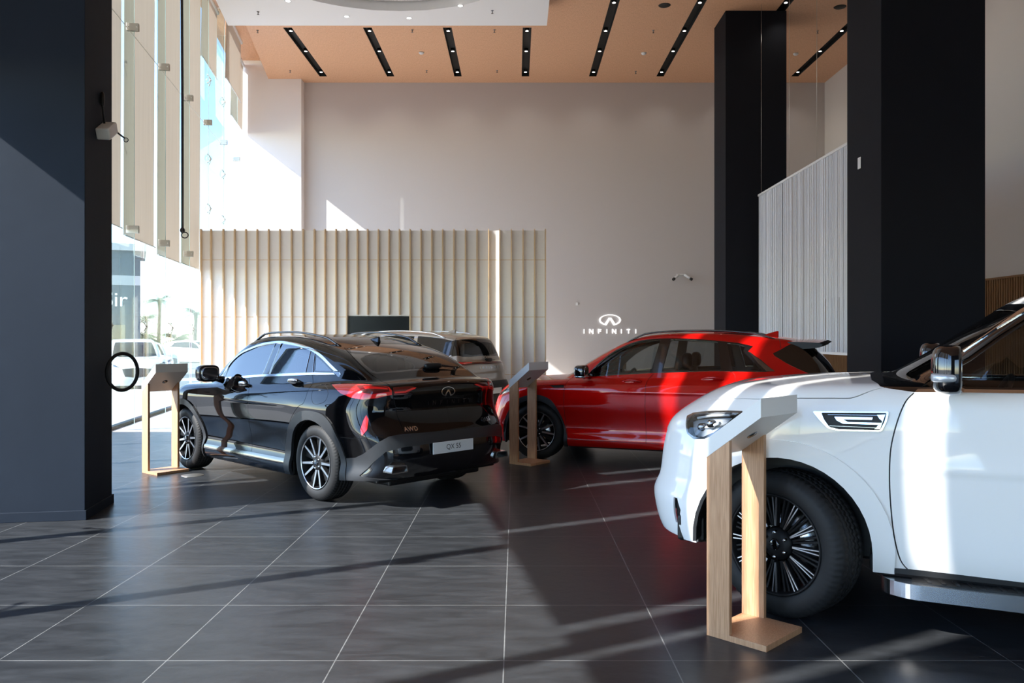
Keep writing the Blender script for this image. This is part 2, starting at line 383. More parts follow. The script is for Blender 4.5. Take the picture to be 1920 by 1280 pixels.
class CarShape:
    d = 0.35; kap = 1.2
    def __init__(s, P):
        s.P = P; s.L = P['L']; s.hw = P['hw']; s.z0 = P.get('z0', 0.62)
        s.x1 = 1.15; s.x2 = s.L - 1.1
        sm = P.get('sm', 0.03)
        for n in ('top', 'roof', 'plan', 'inset', 'front', 'rear', 'gplan', 'sill'):
            setattr(s, n, curve(P[n], P.get('sm_' + n, sm)))
        s.fb = P.get('fender', 0.02); s.fc = P.get('fcurv', (0.42, 3.2)); s.rc = P.get('rcurv', (0.28, 3.5))
        s.tum = P.get('tumble', 0.38); s.tcv = P.get('tumble2', 0.0)
        s.axf = P['axf']; s.axr = P['axr']; s.zw = P['zw']
        s.k = dict(side=0.10, gside=0.10, uni=0.02, end=0.12)
        s.k.update(P.get('k', {}))
    def W(s, t, z):
        w = s.plan(t) - s.inset(z)
        band = bump((z - 0.62) / 0.62)
        w = w + s.fb * band * (bump((t - s.axf) / 0.75) + bump((t - s.axr) / 0.8))
        return w
    def F(s, t, y, z):
        y = np.abs(y)
        P = s.P; yn = y / s.hw
        side = (y - s.W(t, z)) * 0.97
        top = (z - (s.top(t) - P.get('crown', 0.05) * yn ** 2)) * P.get('topg', 0.97)
        if 'bulge' in P:
            a, c0, w0, t1 = P['bulge']
            top = top - a * bump((yn - c0) / w0) * np.clip((t - 0.1) / 0.35, 0, 1) * bump(np.maximum(t - 0.5, 0) / t1)
        fr = (s.front(z) + s.fc[0] * yn ** s.fc[1] - t) * 0.8
        rr = (t - (s.rear(z) - s.rc[0] * yn ** s.rc[1])) * 0.85
        low = smax(side, top, s.k['side'])
        low = smax(low, smax(fr, rr, 0.05), s.k['end'])
        tm = 0.5 * (s.axf + s.axr)
        cc = np.where(t < tm, P.get('wcurv', 0.22) * np.clip((tm - t) / 0.6, 0, 1), -P.get('hcurv', 0.16) * np.clip((t - tm) / 0.8, 0, 1))
        te = t - cc * yn ** 2 * 1.0
        gt = (z - (s.roof(te) - P.get('rcrown', 0.05) * yn ** 2)) * 0.87
        gs = (y - (s.gplan(t) - s.tum * (z - 1.0) - s.tcv * (z - 1.0) ** 2)) * 0.93
        gr = smax(gt, gs, s.k['gside'])
        gr = smax(gr, 0.9 - z, 0.02)
        gr = smax(gr, rr * 0.9, 0.08)
        return smin(low, gr, s.k['uni'])
    def grad(s, p):
        e = 0.004
        t, y, z = p[:, 0], p[:, 1], p[:, 2]
        g = np.stack([s.F(t + e, y, z) - s.F(t - e, y, z), s.F(t, y + e, z) - s.F(t, y - e, z),
                      s.F(t, y, z + e) - s.F(t, y, z - e)], 1)
        return g / (np.linalg.norm(g, axis=1, keepdims=True) + 1e-9)
    def cast(s, O, D, s0, s1, n=160, inward=False):
        """first sign change along rays; inward: start outside"""
        N = len(O); S = np.linspace(s0, s1, n)
        P = O[:, None, :] + D[:, None, :] * S[None, :, None]
        V = s.F(P[..., 0], P[..., 1], P[..., 2])
        if inward: V = -V
        pos = V > 0
        hit = pos.any(1); i = np.argmax(pos, 1); i = np.clip(i, 1, n - 1)
        lo = S[i - 1]; hi = S[i]
        for _ in range(26):
            m = 0.5 * (lo + hi)
            Q = O + D * m[:, None]
            v = s.F(Q[:, 0], Q[:, 1], Q[:, 2])
            if inward: v = -v
            lo = np.where(v > 0, lo, m); hi = np.where(v > 0, m, hi)
        return O + D * (0.5 * (lo + hi))[:, None], hit
    def dom2p(s, ab):
        a, b = ab[:, 0], ab[:, 1]
        ox = np.clip(a, s.x1, s.x2)
        O = np.stack([ox, np.full_like(a, -s.d), np.full_like(a, s.z0)], 1)
        D = np.stack([(a - ox) / s.kap, np.ones_like(a), b], 1)
        return s.cast(O, D, 0.05, 1.75, 220)[0]
    def p2dom(s, p):
        t, y, z = p[:, 0], p[:, 1], p[:, 2]
        ox = np.clip(t, s.x1, s.x2); q = y + s.d
        return np.stack([ox + s.kap * (t - ox) / q, (z - s.z0) / q], 1)
    def proj(s, pts, mode):
        """project a 2D outline onto the skin. side:(t,z) rear/front:(y,z) top:(t,y)"""
        p = np.array(pts, float); n = len(p); Z = np.zeros(n)
        if mode == 'side': O = np.stack([p[:, 0], Z + 1.5, p[:, 1]], 1); D = np.tile([0, -1.0, 0], (n, 1)); r = (0, 1.5)
        elif mode == 'rear': O = np.stack([Z + s.L + 0.5, p[:, 0], p[:, 1]], 1); D = np.tile([-1.0, 0, 0], (n, 1)); r = (0, 2.6)
        elif mode == 'front': O = np.stack([Z - 0.5, p[:, 0], p[:, 1]], 1); D = np.tile([1.0, 0, 0], (n, 1)); r = (0, 2.6)
        else: O = np.stack([p[:, 0], p[:, 1], Z + 2.3], 1); D = np.tile([0, 0, -1.0], (n, 1)); r = (0, 2.0)
        q, hit = s.cast(O, D, r[0], r[1], 400, inward=True)
        return q, hit
    def place(s, P, loc, head):
        """car (t,y,z) -> world; y>0 is the car's RIGHT unless mirrored. head = heading angle of the nose"""
        h = np.array([math.cos(head), math.sin(head)]); l = np.array([-h[1], h[0]])
        u = (s.axf + s.axr) / 2 - P[:, 0]
        return np.stack([loc[0] + u * h[0] - P[:, 1] * l[0] * 1.0, loc[1] + u * h[1] - P[:, 1] * l[1], P[:, 2]], 1)
# ---------------------------------------------------------------- the shapes of the cars (metres; t runs from nose to tail)
FH = math.radians
CROSS = dict(L=4.693, hw=0.95, axf=0.92, axr=3.72, zw=0.37,
    top=[(0, .64), (.04, .83), (.12, .94), (.3, 1.01), (.6, 1.055), (1.0, 1.08), (1.4, 1.10), (1.8, 1.12), (2.5, 1.13), (3.4, 1.16), (4.2, 1.17), (4.65, 1.13)],
    roof=[(.8, .93), (1.05, 1.075), (1.4, 1.30), (1.7, 1.465), (2.0, 1.585), (2.3, 1.645), (2.7, 1.67), (3.2, 1.665), (3.7, 1.62), (4.05, 1.575), (4.2, 1.50), (4.45, 1.25), (4.64, 1.0)],
    plan=[(0, .87), (.5, .925), (.92, .945), (1.4, .935), (2.3, .935), (3.2, .945), (3.72, .95), (4.2, .925), (4.7, .86)],
    gplan=[(1.0, .72), (1.5, .85), (2.0, .90), (3.0, .905), (3.6, .885), (4.2, .81), (4.7, .74)],
    inset=[(.15, .10), (.24, .03), (.30, .025), (.42, .055), (.55, .04), (.72, .005), (.85, .0), (.93, .0), (1.0, .018), (1.1, .05), (1.25, .13)],
    front=[(.15, .10), (.3, .02), (.45, .0), (.6, .03), (.75, .07), (.9, .16), (1.1, .4)],
    rear=[(.2, 4.58), (.35, 4.66), (.5, 4.69), (.62, 4.67), (.75, 4.60), (.9, 4.56), (1.05, 4.55), (1.15, 4.50), (1.5, 4.45)],
    sill=[(0, .22), (1.4, .20), (3.2, .21), (4.0, .25), (4.7, .30)], fender=.015)
COUPE = dict(CROSS, L=4.732,
    top=[(0, .64), (.04, .83), (.12, .94), (.3, 1.01), (.6, 1.055), (1.0, 1.08), (1.4, 1.10), (1.8, 1.12), (2.5, 1.13), (3.4, 1.18), (4.1, 1.20), (4.45, 1.19), (4.62, 1.17)],
    roof=[(.8, .96), (1.05, 1.11), (1.4, 1.345), (1.7, 1.505), (2.0, 1.595), (2.3, 1.63), (2.7, 1.635), (3.1, 1.61), (3.6, 1.525), (3.9, 1.445), (4.15, 1.345), (4.4, 1.215), (4.6, 1.10)],
    rear=[(.2, 4.60), (.35, 4.70), (.5, 4.73), (.66, 4.71), (.8, 4.62), (.95, 4.58), (1.08, 4.60), (1.18, 4.61), (1.5, 4.58)])
BIG = dict(L=5.34, hw=1.015, axf=0.95, axr=4.025, zw=0.42, z0=.75,
    top=[(0, .87), (.05, 1.02), (.16, 1.155), (.4, 1.265), (.9, 1.34), (1.35, 1.365), (1.7, 1.37), (2.5, 1.36), (4.2, 1.36), (5.2, 1.33)],
    roof=[(1.22, 1.2), (1.48, 1.345), (1.75, 1.52), (2.0, 1.69), (2.25, 1.845), (2.5, 1.92), (2.9, 1.935), (3.6, 1.94), (4.6, 1.89), (4.98, 1.82), (5.08, 1.65), (5.22, 1.3), (5.3, 1.1)],
    plan=[(0, .93), (.5, .985), (.95, 1.0), (1.5, .99), (2.5, .995), (4.2, 1.0), (4.8, .98), (5.34, .92)],
    gplan=[(1.0, .82), (1.5, .93), (2.0, .975), (3.0, .985), (4.5, .96), (5.3, .88)],
    inset=[(.25, .12), (.36, .06), (.45, .035), (.6, .02), (.8, .005), (.95, .0), (1.1, .0), (1.2, .012), (1.3, .04), (1.45, .12)],
    front=[(.25, .14), (.38, .06), (.5, .03), (.58, .02), (.7, .06), (.9, .09), (1.05, .14), (1.2, .32)],
    rear=[(.3, 5.24), (.5, 5.33), (.7, 5.34), (.8, 5.28), (1.3, 5.24), (1.8, 5.1)],
    sill=[(0, .34), (.6, .36), (1.5, .32), (4.0, .32), (5.3, .36)], fcurv=(.62, 2.8), fender=.02, tumble=.30,
    crown=.04, rcrown=.05, k=dict(side=.12, gside=.12, uni=.03, end=.14))
ROOMY = dict(L=5.035, hw=.99, axf=.95, axr=3.85, zw=.38, z0=.68,
    top=[(0, .62), (.06, .86), (.2, .98), (.5, 1.05), (1.1, 1.11), (1.5, 1.14), (2.5, 1.16), (4.6, 1.18), (5.0, 1.16)],
    roof=[(1.1, .98), (1.45, 1.12), (1.8, 1.36), (2.1, 1.54), (2.4, 1.65), (2.8, 1.71), (3.3, 1.725), (4.0, 1.70), (4.4, 1.655), (4.62, 1.6), (4.7, 1.5), (4.85, 1.15), (4.95, 1.0)],
    plan=[(0, .9), (.5, .96), (.95, .98), (2.5, .98), (4.0, .985), (4.6, .96), (5.03, .9)],
    gplan=[(1.0, .78), (1.5, .89), (2.0, .93), (3.4, .935), (4.2, .90), (5.0, .82)],
    inset=CROSS['inset'], front=CROSS['front'],
    rear=[(.2, 4.93), (.35, 5.0), (.5, 5.03), (.68, 5.02), (.8, 4.96), (1.0, 4.93), (1.15, 4.90), (1.3, 4.86), (1.7, 4.72)],
    sill=[(0, .24), (1.4, .22), (4, .23), (5, .32)], fender=.015, tumble=.36)
POSE = dict(  # centre between the axles, heading of the nose
    coupe=((-2.32, 9.58), FH(136.5)), cross=((1.975, 10.98), FH(159)), big=((3.30, 4.87), FH(155)), roomy=((-2.73, 16.9), FH(152)))
# ---------------------------------------------------------------- outlines and skin panels
def dens(poly, closed=True, step=0.03):
    out = []; n = len(poly)
    for i in range(n if closed else n - 1):
        a = np.array(poly[i], float); b = np.array(poly[(i + 1) % n], float)
        m = max(1, int(math.ceil(np.linalg.norm(b - a) / step)))
        for j in range(m): out.append(a + (b - a) * j / m)
    if not closed: out.append(np.array(poly[-1], float))
    return np.array(out)

def smoothp(poly, closed=True, n=6):
    """Catmull-Rom through the points"""
    p = [np.array(q, float) for q in poly]; N = len(p); out = []
    for i in range(N if closed else N - 1):
        if closed: a, b, c, d = p[i - 1], p[i], p[(i + 1) % N], p[(i + 2) % N]
        else: a, b, c, d = p[max(i - 1, 0)], p[i], p[i + 1], p[min(i + 2, N - 1)]
        for j in range(n):
            t = j / n
            out.append(0.5 * (2 * b + (c - a) * t + (2 * a - 5 * b + 4 * c - d) * t * t + (3 * b - a - 3 * c + d) * t ** 3))
    if not closed: out.append(p[-1])
    return [tuple(q) for q in out]

def rnd(poly, r=0.02, n=4):
    out = []; N = len(poly)
    for i in range(N):
        a, b, c = (np.array(poly[(i + k) % N], float) for k in (-1, 0, 1))
        la, lc = np.linalg.norm(a - b), np.linalg.norm(c - b)
        q = min(r, la * .45, lc * .45)
        p0 = b + (a - b) / la * q; p1 = b + (c - b) / lc * q
        for j in range(n + 1):
            t = j / n
            out.append(tuple((1 - t) ** 2 * p0 + 2 * t * (1 - t) * b + t * t * p1))
    return out

def strip(pl, w=0.005, smooth=True):
    if smooth and len(pl) > 2: pl = smoothp(pl, False, 4)
    p = np.array(pl, float); t = np.gradient(p, axis=0); t /= np.linalg.norm(t, axis=1, keepdims=True)
    nn = np.stack([-t[:, 1], t[:, 0]], 1) * w / 2
    return [tuple(q) for q in p + nn] + [tuple(q) for q in (p - nn)[::-1]]

def inset(poly, d):
    p = np.array(poly, float); a = np.roll(p, 1, 0); c = np.roll(p, -1, 0)
    area = 0.5 * np.sum(p[:, 0] * np.roll(p[:, 1], -1) - np.roll(p[:, 0], -1) * p[:, 1])
    s = 1 if area > 0 else -1
    e1 = p - a; e2 = c - p
    e1 /= np.linalg.norm(e1, axis=1, keepdims=True) + 1e-12; e2 /= np.linalg.norm(e2, axis=1, keepdims=True) + 1e-12
    n1 = np.stack([-e1[:, 1], e1[:, 0]], 1) * s; n2 = np.stack([-e2[:, 1], e2[:, 0]], 1) * s
    m = n1 + n2; k = np.maximum((m * n1).sum(1), 0.5)
    return [tuple(q) for q in p + m / k[:, None] * d]

def clip(poly, a, b):
    """keep the part of poly to the LEFT of a->b"""
    f = lambda p: (b[0] - a[0]) * (p[1] - a[1]) - (b[1] - a[1]) * (p[0] - a[0])
    out = []; N = len(poly)
    for i in range(N):
        p, q = poly[i], poly[(i + 1) % N]; fp, fq = f(p), f(q)
        if fp >= 0: out.append(p)
        if (fp >= 0) != (fq >= 0):
            t = fp / (fp - fq); out.append((p[0] + (q[0] - p[0]) * t, p[1] + (q[1] - p[1]) * t))
    return out

def arc(cx, cz, r, a0, a1, n=20, rz=None):
    return [(cx + r * math.cos(math.radians(a0 + (a1 - a0) * i / n)), cz + (rz or r) * math.sin(math.radians(a0 + (a1 - a0) * i / n))) for i in range(n + 1)]

def inpoly(P, poly):
    x, y = P[:, 0], P[:, 1]; ins = np.zeros(len(P), bool); n = len(poly); q = np.array(poly)
    j = n - 1
    for i in range(n):
        xi, yi = q[i]; xj, yj = q[j]
        if yi != yj:
            ins ^= ((yi > y) != (yj > y)) & (x < (xj - xi) * (y - yi) / (yj - yi) + xi)
        j = i
    return ins

def outline3(S, reg):
    """outline of a region as points on the skin (y>=0)"""
    p = reg['p']; mode = reg.get('m', 'side')
    if reg.get('open'):
        d = dens(p, False, reg.get('st', .03))
    else:
        d = dens(p, True, reg.get('st', .03))
    if mode == '3d': return d
    q, hit = S.proj([tuple(x) for x in d], mode)
    if not hit.all():
        print('   outline misses skin:', reg['n'], int((~hit).sum()), 'of', len(hit)); q = q[hit]
    return q

def skin(S, regs, fine=1.0):
    """constrained triangulation of the half skin. returns verts3, normals, faces, region id per face"""
    d, z0 = S.d, S.z0
    # centreline from front bottom over the roof to rear bottom
    zbf, zbr = float(S.sill(0.0)), float(S.sill(S.L))
    dirs = []
    ths = np.radians(np.linspace(-60, 88, 60)); O = []; D = []
    for th in ths: O.append((S.x1, 0, z0)); D.append((-math.cos(th), 0, math.sin(th)))
    for t in np.linspace(S.x1, S.x2, 70): O.append((t, 0, z0)); D.append((0, 0, 1.0))
    for th in ths[::-1]: O.append((S.x2, 0, z0)); D.append((math.cos(th), 0, math.sin(th)))
    c, _ = S.cast(np.array(O, float), np.array(D, float), 0.05, 2.2, 400)
    keep = np.array([p[2] > (zbf if p[0] < S.L / 2 else zbr) for p in c]); c = c[keep]; c[:, 1] = 0
    # sill loop from rear centre round to front centre
    O = []; D = []
    for th in np.linspace(0, 88, 40): r = math.radians(th); O.append((S.x2, 0, 0)); D.append((math.cos(r), math.sin(r), 0))
    for t in np.linspace(S.x2, S.x1, 90): O.append((t, 0, 0)); D.append((0, 1, 0))
    for th in np.linspace(88, 0, 40): r = math.radians(th); O.append((S.x1, 0, 0)); D.append((-math.cos(r), math.sin(r), 0))
    O = np.array(O, float); D = np.array(D, float)
    for it in range(2):
        tt = O[:, 0] if it == 0 else b[:, 0]
        O[:, 2] = S.sill(tt) if it else S.sill(tt)
        b, _ = S.cast(O, D, 0.05, 2.2, 400)
    bd = S.p2dom(np.concatenate([c, b]))
    keep = np.ones(len(bd), bool)
    for i in range(1, len(bd)):
        if np.linalg.norm(bd[i] - bd[i - 1]) < 1e-4: keep[i] = False
    bd = bd[keep]
    nb = len(bd)
    pts = [bd]; edges = [(i, (i + 1) % nb) for i in range(nb)]; base = nb
    polys = []
    for r in regs:
        q = outline3(S, r); dm = S.p2dom(q); polys.append(dm)
        n = len(dm); pts.append(dm); edges += [(base + i, base + (i + 1) % n) for i in range(n)]; base += n
    A = np.arange(bd[:, 0].min(), bd[:, 0].max(), 0.03 * fine)
    bs = []; v = bd[:, 1].min()
    while v < bd[:, 1].max(): bs.append(v); v += (0.02 if v < 0.75 else 0.02 + 0.05 * min((v - .75) / 1.0, 1)) * fine
    g = np.array([(a + (0.015 * fine if k % 2 else 0), bb) for k, bb in enumerate(bs) for a in A])
    g = g[inpoly(g, bd)]
    # drop grid points sitting on top of outline points
    cons = np.concatenate(pts); cell = 0.010 * fine
    occ = {(int(x // cell) + i, int(y // cell) + j) for x, y in cons for i in (0,) for j in (0,)}
    g = np.array([p for p in g if (int(p[0] // cell), int(p[1] // cell)) not in occ])
    pts.append(g)
    allp = np.concatenate(pts)
    res = mathutils.geometry.delaunay_2d_cdt([mathutils.Vector(p) for p in allp], edges, [], 0, 1e-6)
    V = np.array([tuple(v) for v in res[0]]); Fc = np.array([f for f in res[2] if len(f) == 3])
    cen = V[Fc].mean(1)
    ok = inpoly(cen, bd); Fc = Fc[ok]; cen = cen[ok]
    rid = np.full(len(Fc), -1)
    for k, pl in enumerate(polys): rid[inpoly(cen, pl)] = k
    P = S.dom2p(V); P[np.abs(P[:, 1]) < 0.004, 1] = 0
    P[:, 1] = np.maximum(P[:, 1], 0)
    N = S.grad(P); N[P[:, 1] == 0, 1] = 0; N /= np.linalg.norm(N, axis=1, keepdims=True)
    # orient faces outwards
    a, b_, c_ = P[Fc[:, 0]], P[Fc[:, 1]], P[Fc[:, 2]]
    fn = np.cross(b_ - a, c_ - a); flip = (fn * N[Fc].mean(1)).sum(1) < 0
    Fc[flip] = Fc[flip][:, ::-1]
    return P, N, Fc, rid

def panel_arrays(P, N, F, off=0.0, depth=0.012, thick_mid=False):
    """offset faces + skirt. returns verts, faces, loop normals"""
    used = np.unique(F); mp = -np.ones(len(P), int); mp[used] = np.arange(len(used))
    f = mp[F]; p = P[used] + N[used] * off; n = N[used]
    ed = {}
    for tri in f:
        for i in range(3):
            a, b = int(tri[i]), int(tri[(i + 1) % 3])
            if (b, a) in ed: del ed[(b, a)]
            else: ed[(a, b)] = 1
    verts = list(map(tuple, p)); faces = [tuple(int(x) for x in t) for t in f]
    nor = [tuple(n[v]) for t in faces for v in t]
    if depth > 0:
        for (a, b) in ed:
            if p[a][1] < 1e-6 and p[b][1] < 1e-6: continue
            e = p[b] - p[a]; sn = np.cross(e, n[a]); l = np.linalg.norm(sn)
            if l < 1e-9: continue
            sn = sn / l
            i = len(verts)
            verts += [tuple(p[a]), tuple(p[b]), tuple(p[b] - n[b] * depth), tuple(p[a] - n[a] * depth)]
            faces.append((i + 1, i, i + 3, i + 2)); nor += [tuple(sn)] * 4
    return verts, faces, nor

def mesh_obj(name, verts, faces, nor, mat, parent=None, tc=0.0, mirror=None):
    """mirror: None = right half only, 'left' = mirrored, 'both' = joined"""
    V = np.array(verts, float); V[:, 0] -= tc; Nn = np.array(nor, float) if nor else None
    F = list(faces)
    def flip(V, F, Nn):
        V = V.copy(); V[:, 1] *= -1; F2 = [tuple(reversed(f)) for f in F]; N2 = None
        if Nn is not None:
            N2 = []; i = 0
            for f in F:
                k = len(f); seg = Nn[i:i + k][::-1].copy(); seg[:, 1] *= -1; N2.append(seg); i += k
            N2 = np.concatenate(N2)
        return V, F2, N2
    if mirror == 'left': V, F, Nn = flip(V, F, Nn)
    elif mirror == 'both':
        V2, F2, N2 = flip(V, F, Nn); o = len(V)
        V = np.concatenate([V, V2]); F = F + [tuple(i + o for i in f) for f in F2]
        if Nn is not None: Nn = np.concatenate([Nn, N2])
    me = bpy.data.meshes.new(name); me.from_pydata([tuple(v) for v in V], [], F)
    me.polygons.foreach_set('use_smooth', [True] * len(F))
    if Nn is not None: me.normals_split_custom_set([tuple(x) for x in Nn])
    me.materials.append(mat)
    o = bpy.data.objects.new(name, me); COL.objects.link(o)
    if parent: o.parent = parent
    return o

def on_skin(S, pts2, mode, off=0.0, yoff=0.0):
    q, hit = S.proj(pts2, mode); sg = 1
    n = S.grad(q); return q + n * off, n

def skin_tube(name, S, path, mode, off, r, mat, parent, tc, mirror=None, rz=None, ends=True, seg=8):
    q, n = on_skin(S, path, mode, off)
    mb = MB(); mb.tube([tuple(x) for x in q], r, seg, rz=rz, ups=n)
    return mb.build(name, mat, parent, tc=tc, mirror=mirror)

def skin_plate(name, S, verts2, faces, mode, off, th, mat, parent, tc, flipx=False):
    """flat outline mesh (text, emblem) wrapped on the skin"""
    v = np.array(verts2, float)
    q, n = on_skin(S, [(a, b) for a, b in np.stack([np.abs(v[:, 0]) if mode != 'side' and mode != 'top' else v[:, 0], v[:, 1]], 1)], mode, off)
    if mode in ('rear', 'front'):
        sg = np.sign(v[:, 0]); q[:, 1] = np.abs(q[:, 1]) * sg; n[:, 1] = np.abs(n[:, 1]) * sg
    q2 = q + n * th; N = len(q)
    V = [tuple(x) for x in q2] + [tuple(x) for x in q]
    F = []; ed = {}
    for f in faces:
        f = list(f)
        a, b, c = q2[f[0]], q2[f[1]], q2[f[2]]
        if np.dot(np.cross(b - a, c - a), n[f[0]]) < 0: f = f[::-1]
        F.append(tuple(f))
        for i in range(len(f)):
            e = (f[i], f[(i + 1) % len(f)])
            if (e[1], e[0]) in ed: del ed[(e[1], e[0])]
            else: ed[e] = 1
    F += [(b, a, a + N, b + N) for a, b in ed]
    o = mesh_obj(name, V, F, None, mat, parent, tc)
    for p in o.data.polygons: p.use_smooth = False
    return o
# ================================================================ the hall
H = 10.0; YB = 26.94; XR = 10.2; YS = -9.0
def fx(y, o=0.0): return -4.6 - .17 * y + o * 1.0143      # facade line, o = distance inwards
FD = mathutils.Vector((-.1676, .9859, 0)); FN = mathutils.Vector((.9859, .1676, 0)); FA = math.atan2(.9859, -.1676)
def structure(o): o['kind'] = 'structure'; return o
# floor: slate up to the pale zone by the ribbed wall
mb = MB(); mb.prism([(fx(YS), YS), (XR, YS), (XR, 13.80), (fx(13.8), 13.80)], -.12, 0); structure(mb.build('floor', M['floor']))
mb = MB(); mb.prism([(fx(13.8), 13.80), (XR, 13.80), (XR, YB), (fx(YB), YB)], -.12, .004); structure(mb.build('floor', M['pale_floor']))
# walls
mb = MB(); mb.box(-6.98, XR + .3, YB, YB + .3, 0, H + .8); structure(mb.build('wall_back', M['wall']))
mb = MB(); mb.prism([(fx(26.55) - .2, 26.55), (-6.98, 26.55), (-6.98, YB + .3), (fx(26.55) - .2, YB + .3)], 0, H + .8); structure(mb.build('wall_pier', M['white_wall']))
mb = MB(); mb.box(XR, XR + .3, YS, YB, 0, H + .6); structure(mb.build('wall_right', M['wall_r']))
mb = MB(); mb.box(fx(YS), 1.5, YS - .3, YS, 0, H + .6); mb.box(9.6, XR + .3, YS - .3, YS, 0, 4.2); mb.box(1.5, XR + .3, YS - .3, YS, 4.2, H + .6); structure(mb.build('wall_front', M['dark_wall']))
mb = MB(); mb.add([(1.5, YS - .1, 0), (9.6, YS - .1, 0), (9.6, YS - .1, 4.2), (1.5, YS - .1, 4.2)], [(0, 1, 2, 3)]); structure(mb.build('window_30', M['facade_glass']))  # unseen glazed opening, added to bring more daylight onto the white car's side
# ceilings
def cl(y, o): return fx(y, o)
cw = [(cl(YS, 1.05), YS), (XR + .0, YS), (XR + .0, YB), (cl(YB, 1.05), YB)]
slots = []
hol = []
for k in range(8):
    xc = -6.2 + 2.17 * k
    y0 = 22.15 if k < 4 else 12.0
    if k == 6: y0 = 12.0
    hol.append((xc - .12, xc + .12, y0, 26.3))
# wood ceiling as a sheet with open slots
pts = [mathutils.Vector(p) for p in cw]; ed = [(0, 1), (1, 2), (2, 3), (3, 0)]
for (a, b, c, d) in hol:
    i = len(pts); pts += [mathutils.Vector(p) for p in ((a, c), (b, c), (b, d), (a, d))]; ed += [(i, i + 1), (i + 1, i + 2), (i + 2, i + 3), (i + 3, i)]
r = mathutils.geometry.delaunay_2d_cdt(pts, ed, [], 0, 1e-6)
vv = [(v.x, v.y) for v in r[0]]; ff = [f for f in r[2]]
def inside_hole(c): return any(a < c[0] < b and q < c[1] < d for a, b, q, d in hol)
f2 = []
cwp = [tuple(p) for p in cw]
for f in ff:
    c = np.mean([vv[i] for i in f], axis=0)
    if inside_hole(c) or not inpoly(np.array([c]), cwp)[0]: continue
    f2.append(tuple(f))
mb = MB(); n = len(vv)
mb.add([(x, y, H) for x, y in vv] + [(x, y, H + .16) for x, y in vv], [tuple(reversed(f)) if True else f for f in f2] + [tuple(i + n for i in f) for f in f2])
# slot cheeks and rim
for (a, b, c, d) in hol:
    i = len(mb.v); mb.add([(a, c, H), (b, c, H), (b, d, H), (a, d, H), (a, c, H + .16), (b, c, H + .16), (b, d, H + .16), (a, d, H + .16)], [(0, 1, 5, 4), (1, 2, 6, 5), (2, 3, 7, 6), (3, 0, 4, 7)])
mb.add([(x, y, H) for x, y in cw] + [(x, y, H + .6) for x, y in cw], [(3, 0, 4, 7)])
structure(mb.build('ceiling', M['ceil_wood']))
mb = MB(); mb.prism([(cl(YS, -.2), YS), (cl(YS, 1.2), YS), (cl(YB, 1.2), YB), (cl(YB, -.2), YB)], H + .6, H + .75); structure(mb.build('ceiling', M['ceil_wood']))
for k, (a, b, c, d) in enumerate(hol):
    t = empty('slot_light', ((a + b) / 2, (c + d) / 2, H), 0, 'black recessed slot of spotlights in the wood ceiling, %s from the glass side' % ['first', 'second', 'third', 'fourth', 'fifth', 'sixth', 'seventh', 'eighth'][k], 'ceiling light', 'recessed slot lights in the wood ceiling')
    mb = MB(); x0, x1, y0, y1 = a + .001 - (a + b) / 2, b - .001 - (a + b) / 2, c + .001 - (c + d) / 2, d - .001 - (c + d) / 2
    mb.box(x0, x1, y0, y1, .12, .14); mb.box(x0, x0 + .006, y0, y1, .004, .12); mb.box(x1 - .006, x1, y0, y1, .004, .12); mb.box(x0, x1, y0, y0 + .006, .004, .12); mb.box(x0, x1, y1 - .006, y1, .004, .12)
    mb.build('slot_trough', M['slot'], t)
    ys = [22.5, 24.1, 26.0] + ([20.6, 18.9, 17.2] if k >= 4 else [])
    for y in ys:
        mb = MB(); mb.lathe([(.0, .03), (.055, .03), (.065, .10), (.0, .11)], 16, 'z'); o = mb.build('spot_housing', M['slot'], t); o.location = (0, y - (c + d) / 2, .01)
        mb = MB(); mb.lathe([(0, .026), (.042, .026), (.042, .034), (0, .034)], 16, 'z'); q = mb.build('spot_lens', M['led'], o)
        ld = bpy.data.lights.new('slot_lamp', 'SPOT'); ld.energy = 20.0; ld.spot_size = R(110); ld.spot_blend = 1.0; ld.shadow_soft_size = .04; ld.color = (1, .94, .86)
        lo = bpy.data.objects.new('slot_lamp', ld); COL.objects.link(lo); lo.parent = o; lo.location = (0, 0, -.005)
# white soffit with a round recess
HS = 9.5; sx0, sx1, sy0, sy1 = -7.35, .79, 9.5, 20.7; cc = (-2.8, 16.4); cr_ = 3.38
pts = [mathutils.Vector(p) for p in ((-5.4, sy0), (sx1, sy0), (sx1, sy1), (-7.30, sy1))]; ed = [(0, 1), (1, 2), (2, 3), (3, 0)]
nc = 64; circ = [(cc[0] + cr_ * math.cos(2 * PI * i / nc), cc[1] + cr_ * math.sin(2 * PI * i / nc)) for i in range(nc)]
pts += [mathutils.Vector(p) for p in circ]; ed += [(4 + i, 4 + (i + 1) % nc) for i in range(nc)]
r = mathutils.geometry.delaunay_2d_cdt(pts, ed, [], 0, 1e-6); vv = [(v.x, v.y) for v in r[0]]
f2 = []
for f in r[2]:
    c = np.mean([vv[i] for i in f], axis=0)
    if np.hypot(c[0] - cc[0], c[1] - cc[1]) < cr_ * .995: continue
    f2.append(tuple(f))
mb = MB(); n = len(vv); mb.add([(x, y, HS) for x, y in vv] + [(x, y, HS + .42) for x, y in vv], [tuple(reversed(f)) for f in f2] + [tuple(i + n for i in f) for f in f2])
q4 = [(-5.4, sy0), (sx1, sy0), (sx1, sy1), (-7.30, sy1)]
mb.add([(x, y, HS) for x, y in q4] + [(x, y, HS + .42) for x, y in q4], [(0, 1, 5, 4), (1, 2, 6, 5), (2, 3, 7, 6), (3, 0, 4, 7)])
mb.add([(x, y, HS) for x, y in circ] + [(x, y, HS + .42) for x, y in circ], [((i + 1) % nc, i, i + nc, (i + 1) % nc + nc) for i in range(nc)])
structure(mb.build('ceiling', M['soffit']))
